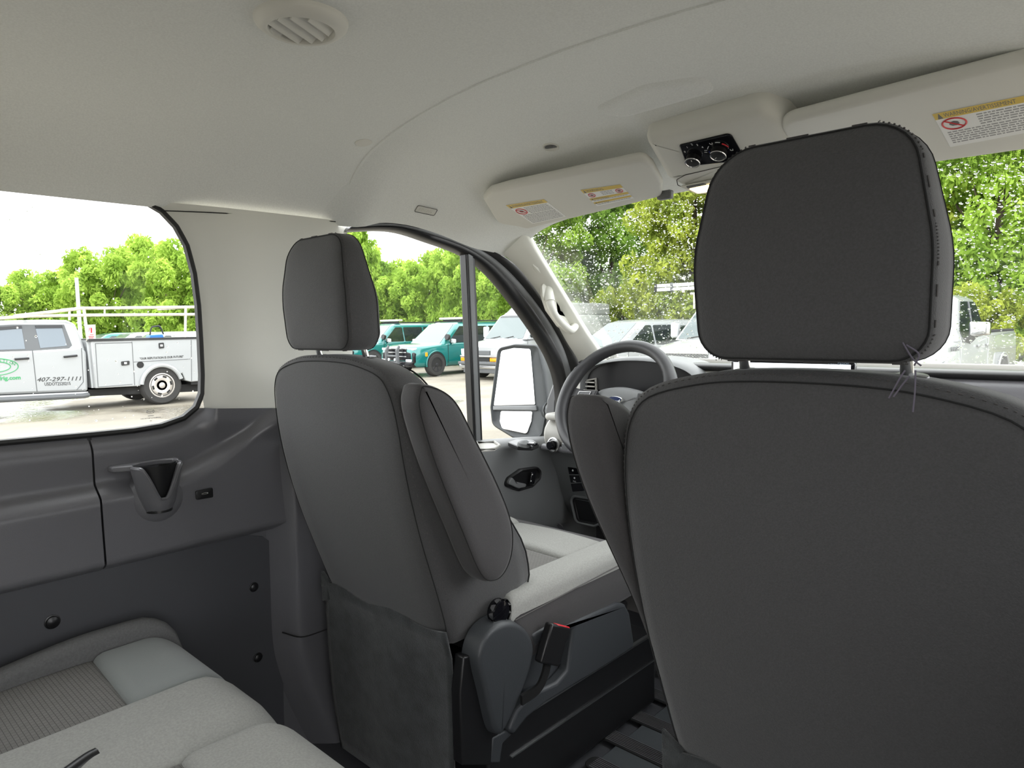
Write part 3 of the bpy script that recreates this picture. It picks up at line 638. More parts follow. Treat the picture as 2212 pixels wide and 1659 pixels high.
    hb_ = sh([X(u, v, -.245)[1:] for u, v in ((1003, 1420), (1030, 1412), (1030, 1432), (1042, 1438), (1060, 1500), (1085, 1610), (1065, 1655), (1000, 1655), (995, 1500))])
    mk('hinge_body', *prism([lo((cx+s*.225, a, b)) for a, b in hb_], (s*.028, 0, 0)), 'black', o, bev=.004)
    va = [(1150, 1372), (1185, 1352), (1225, 1352), (1262, 1335), (1335, 1303), (1352, 1305), (1362, 1325), (1372, 1388), (1368, 1402), (1310, 1440), (1180, 1520), (1140, 1552), (1112, 1588), (1100, 1580), (1118, 1535), (1150, 1500), (1205, 1475), (1228, 1448), (1240, 1360), (1225, 1358), (1180, 1372), (1160, 1400)]
    va = sh([X(u, v, -.235)[1:] for u, v in va])
    mk('side_valance', *prism([lo((cx+s*.232, a, b)) for a, b in va], (s*.032, 0, 0)), 'seatpl', o, bev=.008, seg=3)
    wlp = sh([X(u, v, -.255)[1:] for u, v in ((1110, 1370), (1240, 1350), (1240, 1470), (1110, 1560))])
    mk('valance_well', *prism([lo((cx+s*.222, a, b)) for a, b in wlp], (s*.012, 0, 0)), 'seatpl', o)
    mk('front_bracket', *prism([lo((cx+s*.235, *p)) for p in sh([X(u, v, -.23)[1:] for u, v in ((1075, 1600), (1108, 1582), (1118, 1592), (1098, 1612), (1092, 1655), (1072, 1655))])], (s*.02, 0, 0)), 'seatpl', o, bev=.004)
    # buckle on its stalk
    bq = sh([X(u, v, -.205)[1:] for u, v in ((1190, 1346), (1232, 1356), (1205, 1440), (1165, 1432))])
    bk = mk('belt_buckle', *prism([lo((cx+s*.278, a, b)) for a, b in bq], (s*.022, 0, 0)), 'black', o, bev=.005)
    rq = [quadpt([np.array(p) for p in bq], a, b) for a, b in ((.30, -.015), (.95, -.015), (.95, .05), (.30, .05))]
    mk('release_button', *prism([lo((cx+s*.282, *p)) for p in rq], (s*.016, 0, 0)), 'red', bk, bev=.003)
    sp = sh([X(u, v, -.21)[1:] for u, v in ((1186, 1435), (1180, 1460), (1165, 1490), (1130, 1515))])
    mk('buckle_stalk', *sweep([lo((cx+s*.285, *p)) for p in spline([(*p, 0) for p in sp], 14) for p in [p[:2]]], [(-.011, -.003), (.011, -.003), (.011, .003), (-.011, .003)], (1, 0, 0)), 'rubber', bk)
    if threads:
        for pp in (((1955, 800), (1945, 815), (1920, 860)), ((1965, 812), (1950, 830), (1930, 857)), ((1978, 800), (1976, 850), (1972, 890)), ((1958, 745), (1985, 765), (1975, 790)), ((1950, 740), (1972, 775), (1990, 790))):
            mk('loose_thread', *tube(spline([lo(PY(u, v, .716)) for u, v in pp], 12), .0008, 5), 'purple', o)
    return o
def weavemat():
    m = mat('woven_insert_cloth', (.16, .155, .145), .85); n = m.node_tree.nodes; l = m.node_tree.links; b = n['Principled BSDF']
    tc = n.new('ShaderNodeTexCoord'); mp = n.new('ShaderNodeMapping'); mp.inputs['Scale'].default_value = (1, 1, 1)
    br = n.new('ShaderNodeTexBrick'); br.inputs['Scale'].default_value = 42.; br.inputs['Mortar Size'].default_value = .012; br.inputs['Mortar Smooth'].default_value = .3; br.inputs['Brick Width'].default_value = .42; br.inputs['Row Height'].default_value = .30; br.offset = .5
    br.inputs['Color1'].default_value = (.19, .185, .175, 1); br.inputs['Color2'].default_value = (.175, .17, .16, 1); br.inputs['Mortar'].default_value = (.055, .053, .05, 1)
    bp = n.new('ShaderNodeBump'); bp.inputs['Strength'].default_value = .8; bp.inputs['Distance'].default_value = .002; bp.invert = True
    l.new(tc.outputs['Object'], mp.inputs['Vector']); l.new(mp.outputs['Vector'], br.inputs['Vector']); l.new(br.outputs['Color'], b.inputs['Base Color']); l.new(br.outputs['Fac'], bp.inputs['Height']); l.new(bp.outputs['Normal'], b.inputs['Normal']); return m
M['weave'] = weavemat()
seat(-.500, .038, 1, 'driver seat seen from behind, headrest against the beige pillar', 'front_seat')
seat(.480, 0., -1, 'near front passenger seat filling the right side, headrest before the windshield', 'front_seat', True)

# ---------------- rear bench
bn = empty('bench_seat', (-.33, .30, .0), 0, 'light grey cloth rear bench seat beside the left wall', 'bench seat')
BO = np.array((-.33, .30, .0)); lob = lambda p: np.array(p, float)-BO
def bslab(nm, pts, m_, zf, t=.07, r=.025, crn=.03):
    V, Fc = padgrid(pts, lambda a, b: zf(a, b)-.055*max(0, (b-.49)/.085)**2, r, t)
    return mk(nm, [lob(v) for v in V], Fc, m_, bn, angle=80)
zb0 = lambda a, b: .452
bslab('side_bolster', [(-.814, -.06), (-.768, -.06), (-.772, .572), (-.814, .565)], 'cloth2', lambda a, b: .470+.030*ss((b-.12)/.3), .10, .020, .012)
bslab('cushion_front', [(-.778, .398), (-.503, .384), (-.530, .578), (-.780, .578)], 'clothg', lambda a, b: .466, .08, .022, .012)
bslab('cushion_insert', [(-.778, -.06), (-.50, -.06), (-.50, .390), (-.778, .404)], 'weave', lambda a, b: .452-.012*ss((.35-b)/.3), .07, .010, .008)
bslab('centre_bolster', [(-.508, -.06), (-.300, -.06), (-.293, .578), (-.528, .578)], 'cloth', lambda a, b: .468-.020*ss((a+.40)/.09), .08, .022, .012)
bslab('cushion_front', [(-.304, .380), (.02, .380), (.03, .578), (-.299, .578)], 'cloth', lambda a, b: .466, .08, .022, .012)
bslab('cushion_insert', [(-.304, -.06), (.02, -.06), (.02, .388), (-.304, .388)], 'weave', lambda a, b: .452, .07, .010, .008)
bslab('side_bolster', [(.015, -.06), (.17, -.06), (.17, .57), (.02, .575)], 'cloth', lambda a, b: .466, .08, .024, .014)
mk('cushion_core', *box(lob((-.32, .25, .385)), (.96, .58, .05)), 'seatside', bn, bev=.015)
for x in (-.78, -.34, .10):
    mk('bench_leg', *box(lob((x, .38, .18)), (.05, .05, .36)), 'black', bn, bev=.006); mk('bench_leg', *box(lob((x, .02, .18)), (.05, .05, .36)), 'black', bn, bev=.006)
mk('bench_backrest', *pillow(rpoly([(-.80, .44), (.17, .44), (.15, 1.0), (-.79, 1.0)], .06, 6), edge_prof(.12, .04), lambda a, b, h: lob((a, -.02-.25*(b-.44)-h, b)), 4), 'cloth', bn)
for x in (-.58, -.10):
    mk('bench_headrest', *pillow(rpoly([(x-.11, 1.02), (x+.11, 1.02), (x+.1, 1.2), (x-.1, 1.2)], .05, 5), edge_prof(.09, .035), lambda a, b, h: lob((a, -.17-.12*(b-1.02)-h, b)), 3), 'seatback', bn)
    for s in (-.05, .05): mk('headrest_post', *tube([lob((x+s, -.19, .98)), lob((x+s, -.21, 1.04))], .006, 8), 'chrome', bn)
sk = [PZ(u, v, .475) for u, v in ((105, 1680), (148, 1650), (185, 1624), (208, 1612), (208, 1620), (150, 1659))]
mk('buckle_slot', *tube(spline([lob(p-np.array((0, 0, .016))) for p in sk[:4]], 12), .013, 10, flat=1.), 'black', bn)
# ---------------- cup holder and charging socket on the wall
cc = PX(338, 1012, -.800); ch = empty('cup_holder', (-.82, cc[1], cc[2]-.1), 0, 'charcoal cup holder with v shaped notch on the left wall', 'cup holder'); o_ = np.array((-.82, cc[1], cc[2]-.1))
yc, zt2 = cc[1]+.006, cc[2]+.004; zb2 = zt2-.098
def cup_r(t): return .022+.026*t**.7
def toph(th):
    k = abs(th)/(math.pi/2); return zt2-(.070)*(1-ss((k-.10)/.55))
rings = []
ths = np.linspace(-math.pi/2, math.pi/2, 41)
for th in ths:
    hmax = toph(th); r = []
    for t in (0, .15, .35, .6, .85, 1):
        z = zb2+(hmax-zb2)*t; R_ = cup_r((z-zb2)/(zt2-zb2)); r.append((-.820+(R_+.004)*1.05*math.cos(th)*1.05, yc+(R_+.004)*math.sin(th), z))
    for t in (1, .85, .6, .35, .15, .06):
        z = zb2+(hmax-zb2)*t; R_ = cup_r((z-zb2)/(zt2-zb2))-.005; r.append((-.820+R_*1.05*math.cos(th), yc+R_*math.sin(th), z+.003))
    rings.append([np.array(p)-o_ for p in r])
mk('cup_body', *loft(rings, True, True, True), 'dark', ch, angle=60)
mk('cup_rim', *tube([np.array((-.820+(cup_r((toph(t)-zb2)/(zt2-zb2))-.001)*1.07*math.cos(t), yc+(cup_r((toph(t)-zb2)/(zt2-zb2)))*math.sin(t), toph(t)))-o_ for t in ths], .0045, 7), 'dark', ch)
mk('cup_floor', *lathe([(.026, 0), (.026, .006), (0, .006)], np.array((-.815, yc, zb2-.002))-o_, (0, 0, 1), 20), 'black', ch)
fl_ = rpoly([(yc-.082, -.862), (yc+.056, -.862), (yc+.054, -.825), (yc+.046, -.812), (yc-.044, -.812), (yc-.082, -.832)], .008, 4)
inn = [(yc+.045*math.cos(a), -.820+.046*math.sin(a)) for a in np.linspace(math.pi, 0, 12)]
mk('rim_wing', *prism([np.array((x, y, zt2-.006))-o_ for y, x in [(yc-.082, -.862), (yc-.082, -.834), (yc-.046, -.815), (yc-.042, -.835), (yc-.020, -.850), (yc+.020, -.850), (yc+.042, -.835), (yc+.046, -.815), (yc+.054, -.830), (yc+.056, -.862)]], (0, 0, .012)), 'dark', ch, bev=.003)
mk('cup_swell', *lathe([(.064, -.02), (.062, .002), (.054, .020), (.036, .031), (0, .034)], np.array((-.846, yc+.004, zb2+.022))-o_, (1, 0, 0), 24), 'dark', ch)
mk('cup_back', *olathe([(cup_r(0)-.004, 0), (cup_r(.5)-.004, .05), (cup_r(1)-.003, .1)], np.array((-.822, yc, zb2+.002))-o_, (0, 0, 1), 24), 'black', ch)
us_ = PX(441, 1066, -.818); ub = empty('charging_socket', us_, 0, 'small black usb charging socket beside the cup holder', 'socket')
P = rpoly([PX(u, v, -.818)[1:]-us_[1:] for u, v in ((422, 1061), (459, 1053), (460, 1074), (424, 1080))], .003, 3)
mk('socket_plate', *pillow(P, edge_prof(.006, .0015, 2, -.003), lambda a, b, h: (h, a, b), 1), 'black', ub)
mk('socket_port', *tube([np.array((.0042, .0048*math.cos(t)*1.5, .0016*math.sin(t)+.0005)) for t in np.linspace(0, 2*math.pi, 14, False)], .0006, 4, True), 'steel', ub)
# ---------------- ceiling fittings
vp = PS(651, 44, zrear); ve = empty('ceiling_vent', vp, 0, 'round beige air vent with angled slats in the ceiling', 'vent')
R1 = np.linalg.norm(PS(757, 46, zrear)-PS(546, 40, zrear))/2*.97
mk('vent_ring', *olathe([(R1, .004), (R1, -.003), (R1*.97, -.008), (R1*.86, -.014), (R1*.76, -.017), (R1*.71, -.016), (R1*.69, -.010), (R1*.68, .002)], (0, 0, 0), (0, 0, 1), 48), 'beige', ve)
mk('vent_cavity', *lathe([(R1*.69, -.002), (R1*.69, -.0012), (0, -.0012)], (0, 0, 0), (0, 0, 1), 32), 'satin', ve)
for k in range(5):
    ofs = -.044+.020*k; hl = math.sqrt(max(1e-5, (R1*.67)**2-ofs**2))*.97
    Rm = rot('Z', -63.6); Rt = rot('X', 38)
    V, Fc = box((0, 0, 0), (2*hl, .021, .0014), Rt); V = [Rm@(v+np.array((0, ofs, -.0095))) for v in V]
    mk('vent_slat', V, Fc, 'beige', ve)
p = PS(785, 308, zrear); cp = mk('plug_button', *lathe([(.020, -.004), (.020, .001), (.018, .002), (0, .002)], (0, 0, 0), nrm(zrear, p), 28), 'beige'); cp.location = p; tag(cp, 'plain round plastic button in the ceiling near the seam', 'button')
p = PS(1190, 317, zfront); nn = nrm(zfront, p); mg = empty('ceiling_grille', p, 0, 'small round slotted grille in the front ceiling', 'grille')
mk('grille_rim', *lathe([(.020, -.004), (.020, .002), (.0185, .003), (.016, .0015), (0, .001)], (0, 0, 0), nn, 28), 'beige', mg)
for k in range(9):
    x = -.0128+.0032*k; h = math.sqrt(.0148**2-x*x); mk('grille_slot', *box(np.array((x, 0, 0))+nn*.0018, (.0012, 2*h, .002)), 'dgrey', mg, smooth=False)
p = PS(920, 454, zfront); nn = nrm(zfront, p); yd = np.array((0, 1., 0)); yd -= nn*np.dot(nn, yd); yd /= np.linalg.norm(yd); ud = np.cross(nn, yd)
if ud[2] < 0: ud = -ud
ab = empty('airbag_tag', p, 0, 'embossed airbag tag in the headliner above the driver door', 'tag')
P = rpoly([(-.034, -.011), (.034, -.011), (.034, .011), (-.034, .011)], .004, 3)
mk('tag_plate', *pillow(P, edge_prof(.006, .0012, 2, -.004), lambda a, b, h: yd*a+ud*b+nn*h, 1), 'beige', ab)
mk('tag_rim', *tube([yd*a+ud*b+nn*.0022 for a, b in P], .0008, 4, True), 'seam', ab)
text('lettering', 'AIRBAG', .0135, -yd*.026-ud*.005+nn*.0022, yd, ud, 'beige', ab, .0006, sx=1.0)
# ---------------- sun visors with warning stickers
def sticker(par, Q, n, rows, icon, split=None, name='warning_sticker'):
    Q = [np.array(q, float) for q in Q]; n = np.array(n, float)
    def quad(a0, a1, b0, b1, h, t): return prism([quadpt(Q, a, b)+n*h for a, b in ((a0, b0), (a1, b0), (a1, b1), (a0, b1))], n*t)
    s = mk(name, *quad(0, 1, 0, 1, .0002, .0006), 'paper', par, smooth=False)
    for (b0, b1) in rows['yellow']: mk('yellow_band', *quad(0, 1, b0, b1, .0008, .0003), 'yellow', s, smooth=False)
    xd = Q[1]-Q[0]; L_ = np.linalg.norm(xd); yd_ = Q[0]-Q[3]; Hh = np.linalg.norm(yd_)
    for (b0, b1), txt in zip(rows['yellow'], rows['head']):
        text('warning_heading', txt, Hh*(b1-b0)*.85, quadpt(Q, .10, b1-(b1-b0)*.22)+n*.0011, xd, yd_, 'ink', s, .0001, sx=.92*rows.get('hs', 1))
        tri = [quadpt(Q, a, b)+n*.0011 for a, b in ((.03, b1-.01), (.085, b1-.01), (.057, b0+.012))]; mk('warning_triangle', *prism(tri, n*.0002), 'ink', s, smooth=False)
    for (a0, a1, b) in rows['lines']:
        a = a0
        while a < a1-.01:
            w_ = random.uniform(.02, .075); e = min(a+w_, a1); mk('text_line', *quad(a, e, b, b+rows.get('lh', .022), .0008, .0002), 'ink2', s, smooth=False); a = e+.012
    for (ca, cb, r) in icon:
        c_ = quadpt(Q, ca, cb)+n*.0011; xu = xd/L_; yu = yd_/Hh; rr = r*Hh
        mk('prohibition_ring', *tube([c_+rr*(math.cos(t)*xu+math.sin(t)*yu) for t in np.linspace(0, 2*math.pi, 24, False)], rr*.09, 4, True), 'red', s)
        mk('prohibition_bar', *tube([c_-rr*.7*(xu-yu), c_+rr*.7*(xu-yu)], rr*.08, 4), 'red', s)
        mk('pictogram', *lathe([(rr*.45, 0), (rr*.4, .0003), (0, .0003)], c_, n, 7), 'ink', s, smooth=False)
    return s
def visor(name, p0, dzx, dzy, outline, label, bul=.012):
    p0 = np.array(p0, float); f = lambda a, b: p0[2]+dzx*(a-p0[0])+dzy*(b-p0[1]); nn = np.array((dzx, dzy, -1.)); nn /= np.linalg.norm(nn)
    o = empty(name, p0, 0, label, 'sun visor')
    mk('visor_body', *pillow(outline, edge_prof(.024, .011, 5), lambda a, b, h: np.array((a, b, f(a, b)+.024-h))-p0, 4), 'beige', o, angle=80)
    return o, (lambda u, v: PP(u, v, p0, nn)-p0), nn
# left
p0 = (-.1, 1.39, 1.472); nL = np.array((-.03, .33, 1.)); 
ol = [PP(u, v, p0, nL)[:2] for u, v in ((1043, 432), (1060, 416), (1100, 405), (1380, 347), (1396, 349), (1412, 362), (1432, 400), (1430, 427), (1330, 452), (1140, 497), (1122, 492), (1075, 485))]
vz, vf, nn = visor('sun_visor', p0, .03, -.33, rpoly(ol, [.03, .02, .02, .04, .03, .02, .02, .02, 0, .02, .01, .03], 5), 'left sun visor with two warning stickers above the driver door')
sticker(vz, [vf(*q) for q in ((1093, 443), (1175, 430), (1223, 467), (1150, 483))], nn, dict(yellow=[(0, .17)], head=['WARNING/AVERTISSEMENT'], hs=.52, lines=[(.32, .95, .22+.065*k) for k in range(5)]+[(.05, .95, .56+.062*k) for k in range(7)], lh=.028), [(.16, .37, .13)])
sticker(vz, [vf(*q) for q in ((1254, 410), (1340, 398), (1369, 428), (1290, 445))], nn, dict(yellow=[(0, .2), (.52, .64), (.76, .86)], head=['WARNING', 'AVERTISSEMENT', 'ADVERTENCIA'], hs=.7, lines=[(.40, .70, .25+.08*k) for k in range(3)]+[(.05, .95, .67), (.05, .95, .90)], lh=.03), [(.14, .36, .10), (.85, .36, .10)])
q = [vf(u, v) for u, v in ((1418, 428), (1425, 420), (1455, 425), (1450, 434))]; mk('visor_clip', *box(np.mean(q, axis=0)+np.array((0, 0, .006)), (.04, .02, .022)), 'dgrey', vz, bev=.005)
# right
p0 = (.2, 1.385, 1.478); 
ol = [(.185, 1.43), (.20, 1.37), (.70, 1.33), (.74, 1.40), (.73, 1.58), (.60, 1.60), (.22, 1.60)]
vz, vf, nn = visor('sun_visor', p0, -.01, -.33, rpoly(ol, [.03, .04, .03, .03, .03, 0, .03], 5), 'right sun visor behind the near headrest with one large warning sticker')
sticker(vz, [vf(*q) for q in ((2014, 246), (2240, 200), (2275, 275), (2053, 317))], nn, dict(yellow=[(0, .17)], head=['WARNING/AVERTISSEMENT'], hs=.52, lines=[(.40, .95, .22+.065*k) for k in range(5)]+[(.05, .95, .56+.062*k) for k in range(6)], lh=.028), [(.16, .35, .15)])
# ---------------- overhead console
cn = np.array((0, .45, .89)); cn /= np.linalg.norm(cn); cp0 = np.array((.05, 1.35, 1.497)); ocn = empty('overhead_console', cp0, 0, 'beige overhead console with fan and temperature dials and lit lamp', 'console')
cf = lambda u, v, h=0.: PP(u, v, cp0, cn)-cp0-cn*h
cX = np.array((1., 0, 0)); cU = np.cross(cn, cX); cU = cU if cU[1] < 0 else -cU    # up in the picture: rearwards and up
ol = [cf(u, v) for u, v in ((1392, 306), (1640, 233), (1690, 262), (1780, 420), (1640, 450), (1472, 406), (1440, 388))]
ol = [(np.dot(p, cX), np.dot(p, cU)) for p in ol]
Pc = rpoly(ol, [.018, .03, .03, .03, .02, .012, .012], 6)
mk('console_body', *pillow(Pc, [(.022, 0), (.010, .003), (.002, .010), (-.004, .022), (-.008, .075)], lambda a, b, h: cX*a+cU*b+cn*h, 3), 'beige', ocn, angle=60)
bz = rpoly([(np.dot(p, cX), np.dot(p, cU)) for p in [cf(u, v) for u, v in ((1467, 312), (1578, 286), (1612, 345), (1484, 358))]], [.006, .010, .006, .008], 4)
bo = mk('dial_panel', *pillow(bz, [(0, .006), (0, -.002), (.0015, -.003), (.004, -.003)], lambda a, b, h: cX*a+cU*b+cn*h, 2), 'gloss', ocn)
for u, v, r, an in ((1499, 339, .0165, 78), (1554, 324, .0175, 215)):
    c = cf(u, v, .003); kn = mk('dial', *lathe([(r*.98, 0), (r*.95, .012), (r*.80, .013), (0, .0125)], c, -cn, 28), 'black', bo)
    mk('dial_ring', *tube([c-cn*.0125+r*.93*(math.cos(t)*cX+math.sin(t)*cU) for t in np.linspace(0, 2*math.pi, 28, False)], .0016, 6, True), 'chrome', kn)
    d = math.cos(math.radians(an))*cX+math.sin(math.radians(an))*cU; mk('dial_pointer', *tube([c-cn*.0133+d*r*.3, c-cn*.0133+d*r*.62], .0007, 4), 'white', kn)
for s_, u, v in (('0', 1480, 325), ('1', 1485, 315), ('2', 1495, 309), ('3', 1507, 310), ('4', 1518, 315)):
    text('dial_number', s_, .0075, cf(u, v, .0036)-cU*.0027, cX, cU, 'white', bo, .0001, 'CENTER')
for u, v in ((1524, 322), (1527, 322), (1524, 326), (1527, 326)): mk('fan_mark', *box(cf(u, v, .0036), (.0026, .0026, .0006)), 'white', bo, smooth=False)
c = cf(1554, 322, .0036)
def arc(a0, a1, r): return [c+r*(math.cos(math.radians(t))*cX+math.sin(math.radians(t))*cU) for t in np.linspace(a0, a1, 8)]
mk('cold_arc', *tube(arc(172, 205, .0215), .0009, 4), 'blue', bo); mk('hot_arc', *tube(arc(12, 52, .0235), .0016, 4), 'red', bo)
mk('airflow_mark', *tube(arc(130, 152, .024), .0009, 4), 'white', bo); mk('airflow_mark', *tube(arc(62, 84, .026), .0009, 4), 'white', bo)
for a_ in (105, -12):
    q = arc(a_, a_, .0265)[0]; mk('mode_mark', *tube([q-cX*.003+cU*.002, q-cX*.002-cU*.002, q+cX*.002-cU*.0025, q+cX*.003+cU*.002], .0006, 4), 'white', bo)
lp = rpoly([(np.dot(p, cX), np.dot(p, cU)) for p in [cf(u, v) for u, v in ((1462, 388), (1480, 378), (1620, 345), (1650, 420), (1500, 412), (1464, 400))]], .006, 4)
mk('lamp_bezel_joint', *tube([cX*a+cU*b-cn*.0003 for a, b in lp], .0009, 4, True), 'seam', ocn)
lw = [cf(u, v) for u, v in ((1470, 399), (1545, 384), (1560, 412), (1505, 415))]; mk('lamp_pod', *prism([p-cn*.001 for p in lw], -cn*.006), 'pillar', ocn, bev=.003)
lq = [cf(u, v, .0062) for u, v in ((1491, 402), (1546, 391), (1552, 405), (1509, 411))]; mk('lamp_lens', *prism(lq, -cn*.003), 'lens', ocn, bev=.001)
lq = [cf(u, v, .0062) for u, v in ((1484, 397), (1520, 390), (1528, 392), (1488, 401))]; mk('lamp_switch', *prism(lq, -cn*.003), 'dgrey', ocn, bev=.001)
# ---------------- grab handle
gp = [PX(u, v, -.775) for u, v in ((1182, 618), (1183, 640), (1186, 665), (1200, 690), (1225, 712), (1237, 705), (1243, 690))]
dv_ = np.array((.78, -.62, 0)); off = [.004, .022, .040, .046, .044, .030, .004]
gh = empty('grab_handle', gp[0], 0, 'beige curved grab handle on the windshield pillar', 'handle'); g0 = gp[0]
pth = spline([p+dv_*o_ for p, o_ in zip(gp, off)], 36); rr = sm([(0, .017), (.2, .017), (.35, .013), (.6, .0125), (.85, .015), (1, .017)])
mk('handle_bar', *tube([p-g0 for p in pth], [rr(i/(len(pth)-1)) for i in range(len(pth))], 14), 'pillar', gh)
bp_ = rpoly([PX(u, v, -.772)[1:] for u, v in ((1168, 612), (1196, 612), (1202, 640), (1206, 675), (1240, 685), (1252, 695), (1248, 718), (1232, 722), (1205, 705), (1180, 670), (1170, 640))], .012, 4)
mk('handle_base', *pillow(bp_, [(0, -.02), (0, .004), (.003, .010), (.008, .012)], lambda a, b, h: np.array((-.772+h*.78, a-h*.62, b))-g0, 2), 'pillar', gh)
mk('handle_cap', *tube([p-g0+dv_*.0018 for p in pth[6:10]], .0172, 14), 'pillar', gh)

# ---------------- dashboard
da = empty('dashboard', (0, 2.05, .3), 0, 'grey dashboard behind the steering wheel with dark instrument screen', 'dashboard'); DO = np.array((0, 2.05, .3)); ld = lambda p: np.array(p, float)-DO
def extx(P, x0, x1): return prism([ld((x0, y, z)) for y, z in P], (x1-x0, 0, 0))
up = spline([(2.30, .925, 0), (2.15, .945, 0), (2.02, .955, 0), (1.975, .945, 0), (1.955, .90, 0), (1.93, .845, 0), (1.87, .795, 0), (1.825, .768, 0), (1.805, .735, 0), (1.812, .695, 0), (1.84, .683, 0)], 40)
upP = [p[:2] for p in up]+[(2.30, .683)]
mk('upper_body', *extx(upP, -.785, -.20), 'lgrey', da, bev=.01, angle=60); mk('passenger_body', *extx(upP, -.199, .785), 'dark', da, bev=.01, angle=60)
lwp = [p[:2] for p in spline([(1.83, .690, 0), (1.85, .64, 0), (1.875, .58, 0), (1.90, .50, 0), (1.95, .42, 0), (2.05, .36, 0)], 24)]+[(2.30, .36), (2.30, .690)]
mk('lower_body', *extx(lwp, -.80, .785), 'dgrey', da, bev=.01, angle=60)
mk('dash_ledge', *extx(rpoly([(1.795, .672), (1.85, .672), (1.85, .694), (1.80, .694)], .008, 3), -.79, .2), 'dark', da, bev=.004)
pd = [p[:2] for p in spline([(2.32, .945, 0), (2.15, .966, 0), (2.02, .975, 0), (1.985, .972, 0), (1.975, .962, 0), (1.985, .952, 0)], 20)]+[(2.32, .93)]
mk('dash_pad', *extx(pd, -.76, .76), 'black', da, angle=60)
mk('painted_sheen_strip', *extx(rpoly([(2.13, .958), (2.31, .940), (2.31, .965), (2.14, .982)], .006, 3), -.74, .76), 'lgrey', da, bev=.003)  # added light-grey strip: the sky's sheen on the dash top, put in as colour
# instrument hood
hx0, hx1 = -.70, -.25; hc = -.475
hood = []
for t in np.linspace(0, 1, 25):
    a = math.pi*t; hood.append((hc-.225*math.cos(a)*(1 if True else 1), .880+.115*math.sin(a)**.55))
rings = [[ld((x, y, z-dz)) for x, z in hood] for y, dz in ((2.10, .004), (1.955, 0), (1.915, .004), (1.905, .012))]
rings += [[ld((hc+(x-hc)*.94, 1.91, .88+(z-.88)*.90)) for x, z in hood], [ld((hc+(x-hc)*.92, 1.93, .88+(z-.88)*.88)) for x, z in hood]]
mk('instrument_hood', *loft(rings, False), 'dgrey', da, angle=60)
scr = [ld((hc+(x-hc)*.93, 1.925, .87+(z-.87)*.90)) for x, z in hood]; mk('instrument_screen', *prism(scr, (0, .01, 0)), 'satin', da)
# vents at the far left
vb = [PY(u, v, 1.925) for u, v in ((1266, 822), (1288, 818), (1290, 855), (1266, 858))]
vo = mk('air_vent', *prism([ld(p) for p in vb], (0, .04, 0)), 'black', da, bev=.003)
for k in range(4):
    a = quadpt(vb, .5, .15+.24*k); mk('vent_blade', *box(ld(a-np.array((0, .004, 0))), (abs(vb[1][0]-vb[0][0])*.92, .012, .004)), 'lgrey', vo)
mk('vent_surround', *tube([ld(p-np.array((0, .002, 0))) for p in vb], .005, 6, True), 'lgrey', da)
mk('coin_tray', *pillow(rpoly([(-.785, 1.80), (-.60, 1.80), (-.60, 1.90), (-.785, 1.90)], .03, 5), edge_prof(.022, .010), lambda a, b, h: ld((a, b, .778+h)), 3), 'lgrey', da)
# lamp switch
kc = PY(1197, 961, 1.803); mk('switch_ring', *lathe([(.026, 0), (.026, .006), (.022, .008), (.020, .004), (0, .004)], ld(kc), (0, -1, .1), 24), 'steel', da)
mk('lamp_switch', *lathe([(.016, 0), (.015, .020), (.012, .023), (0, .023)], ld(kc-np.array((0, .004, 0))), (0, -1, .1), 20), 'gloss', da)
kc = PY(1222, 968, 1.803); mk('dimmer_panel', *box(ld(kc), (.03, .01, .035)), 'dgrey', da, bev=.004)
# switch stack and cubby on the lower face
sw = [PY(u, v, 1.862) for u, v in ((1225, 1007), (1248, 1009), (1262, 1060), (1236, 1063))]
so_ = mk('switch_stack', *prism([ld(p) for p in sw], (0, .03, 0)), 'gloss', da, bev=.003)
for b_ in (.33, .66): mk('switch_divider', *tube([ld(quadpt(sw, .05, b_)-np.array((0, .001, 0))), ld(quadpt(sw, .95, b_)-np.array((0, .001, 0)))], .0012, 4), 'steel', so_)
for b_ in (.16, .46): mk('switch_mark', *lathe([(.0035, 0), (.003, .001), (0, .001)], ld(quadpt(sw, .45, b_)), (0, -1, 0), 8), 'white', so_)
text('switch_lettering', 'PULL', .006, ld(quadpt(sw, .28, .60)-np.array((0, .0015, 0))), (1, 0, 0), (0, 0, 1), 'white', so_, .0001)
cb_ = rpoly([(p[0], p[2]) for p in [PY(u, v, 1.90) for u, v in ((1232, 1070), (1300, 1080), (1330, 1095), (1310, 1125), (1285, 1136), (1245, 1128))]], .02, 5)
co = mk('cubby', *pillow(cb_, [(0, .0), (.004, -.006), (.010, -.004), (.014, .01)], lambda a, b, h: ld((a, 1.905+h, b)), 1), 'black', da)
mk('cubby_rim', *tube([ld((a, 1.897, b)) for a, b in cb_], .0045, 6, True), 'dgrey', co)
# centre touch screen
sc = [PY(u, v, 1.88) for u, v in ((1580, 700), (1849, 700), (1849, 860), (1580, 860))]
ts = empty('touch_screen', np.mean(sc, axis=0), 0, 'lit centre touch screen showing navigation below the near headrest', 'screen'); s0 = np.mean(sc, axis=0)
zt3 = .995
xa, xb = sc[0][0], sc[1][0]
sp_ = rpoly([(xa, .80), (xb, .80), (xb, zt3), (xa, zt3)], .008, 4)
mk('screen_case', *pillow(sp_, edge_prof(.018, .003, 2), lambda a, b, h: np.array((a, 1.88+h, b))-s0, 1), 'gloss', ts)
mk('screen_display', *prism([np.array((x, 1.879, z))-s0 for x, z in ((xa+.008, .81), (xb-.010, .81), (xb-.010, zt3-.008), (xa+.008, zt3-.008))], (0, .002, 0)), 'screen', ts, smooth=False)
tp = PY(1789, 787, 1.8785); text('screen_text', 'Navigation', .012, tp-s0, (1, 0, 0), (0, 0, 1), 'bluegrey', ts, .0001)
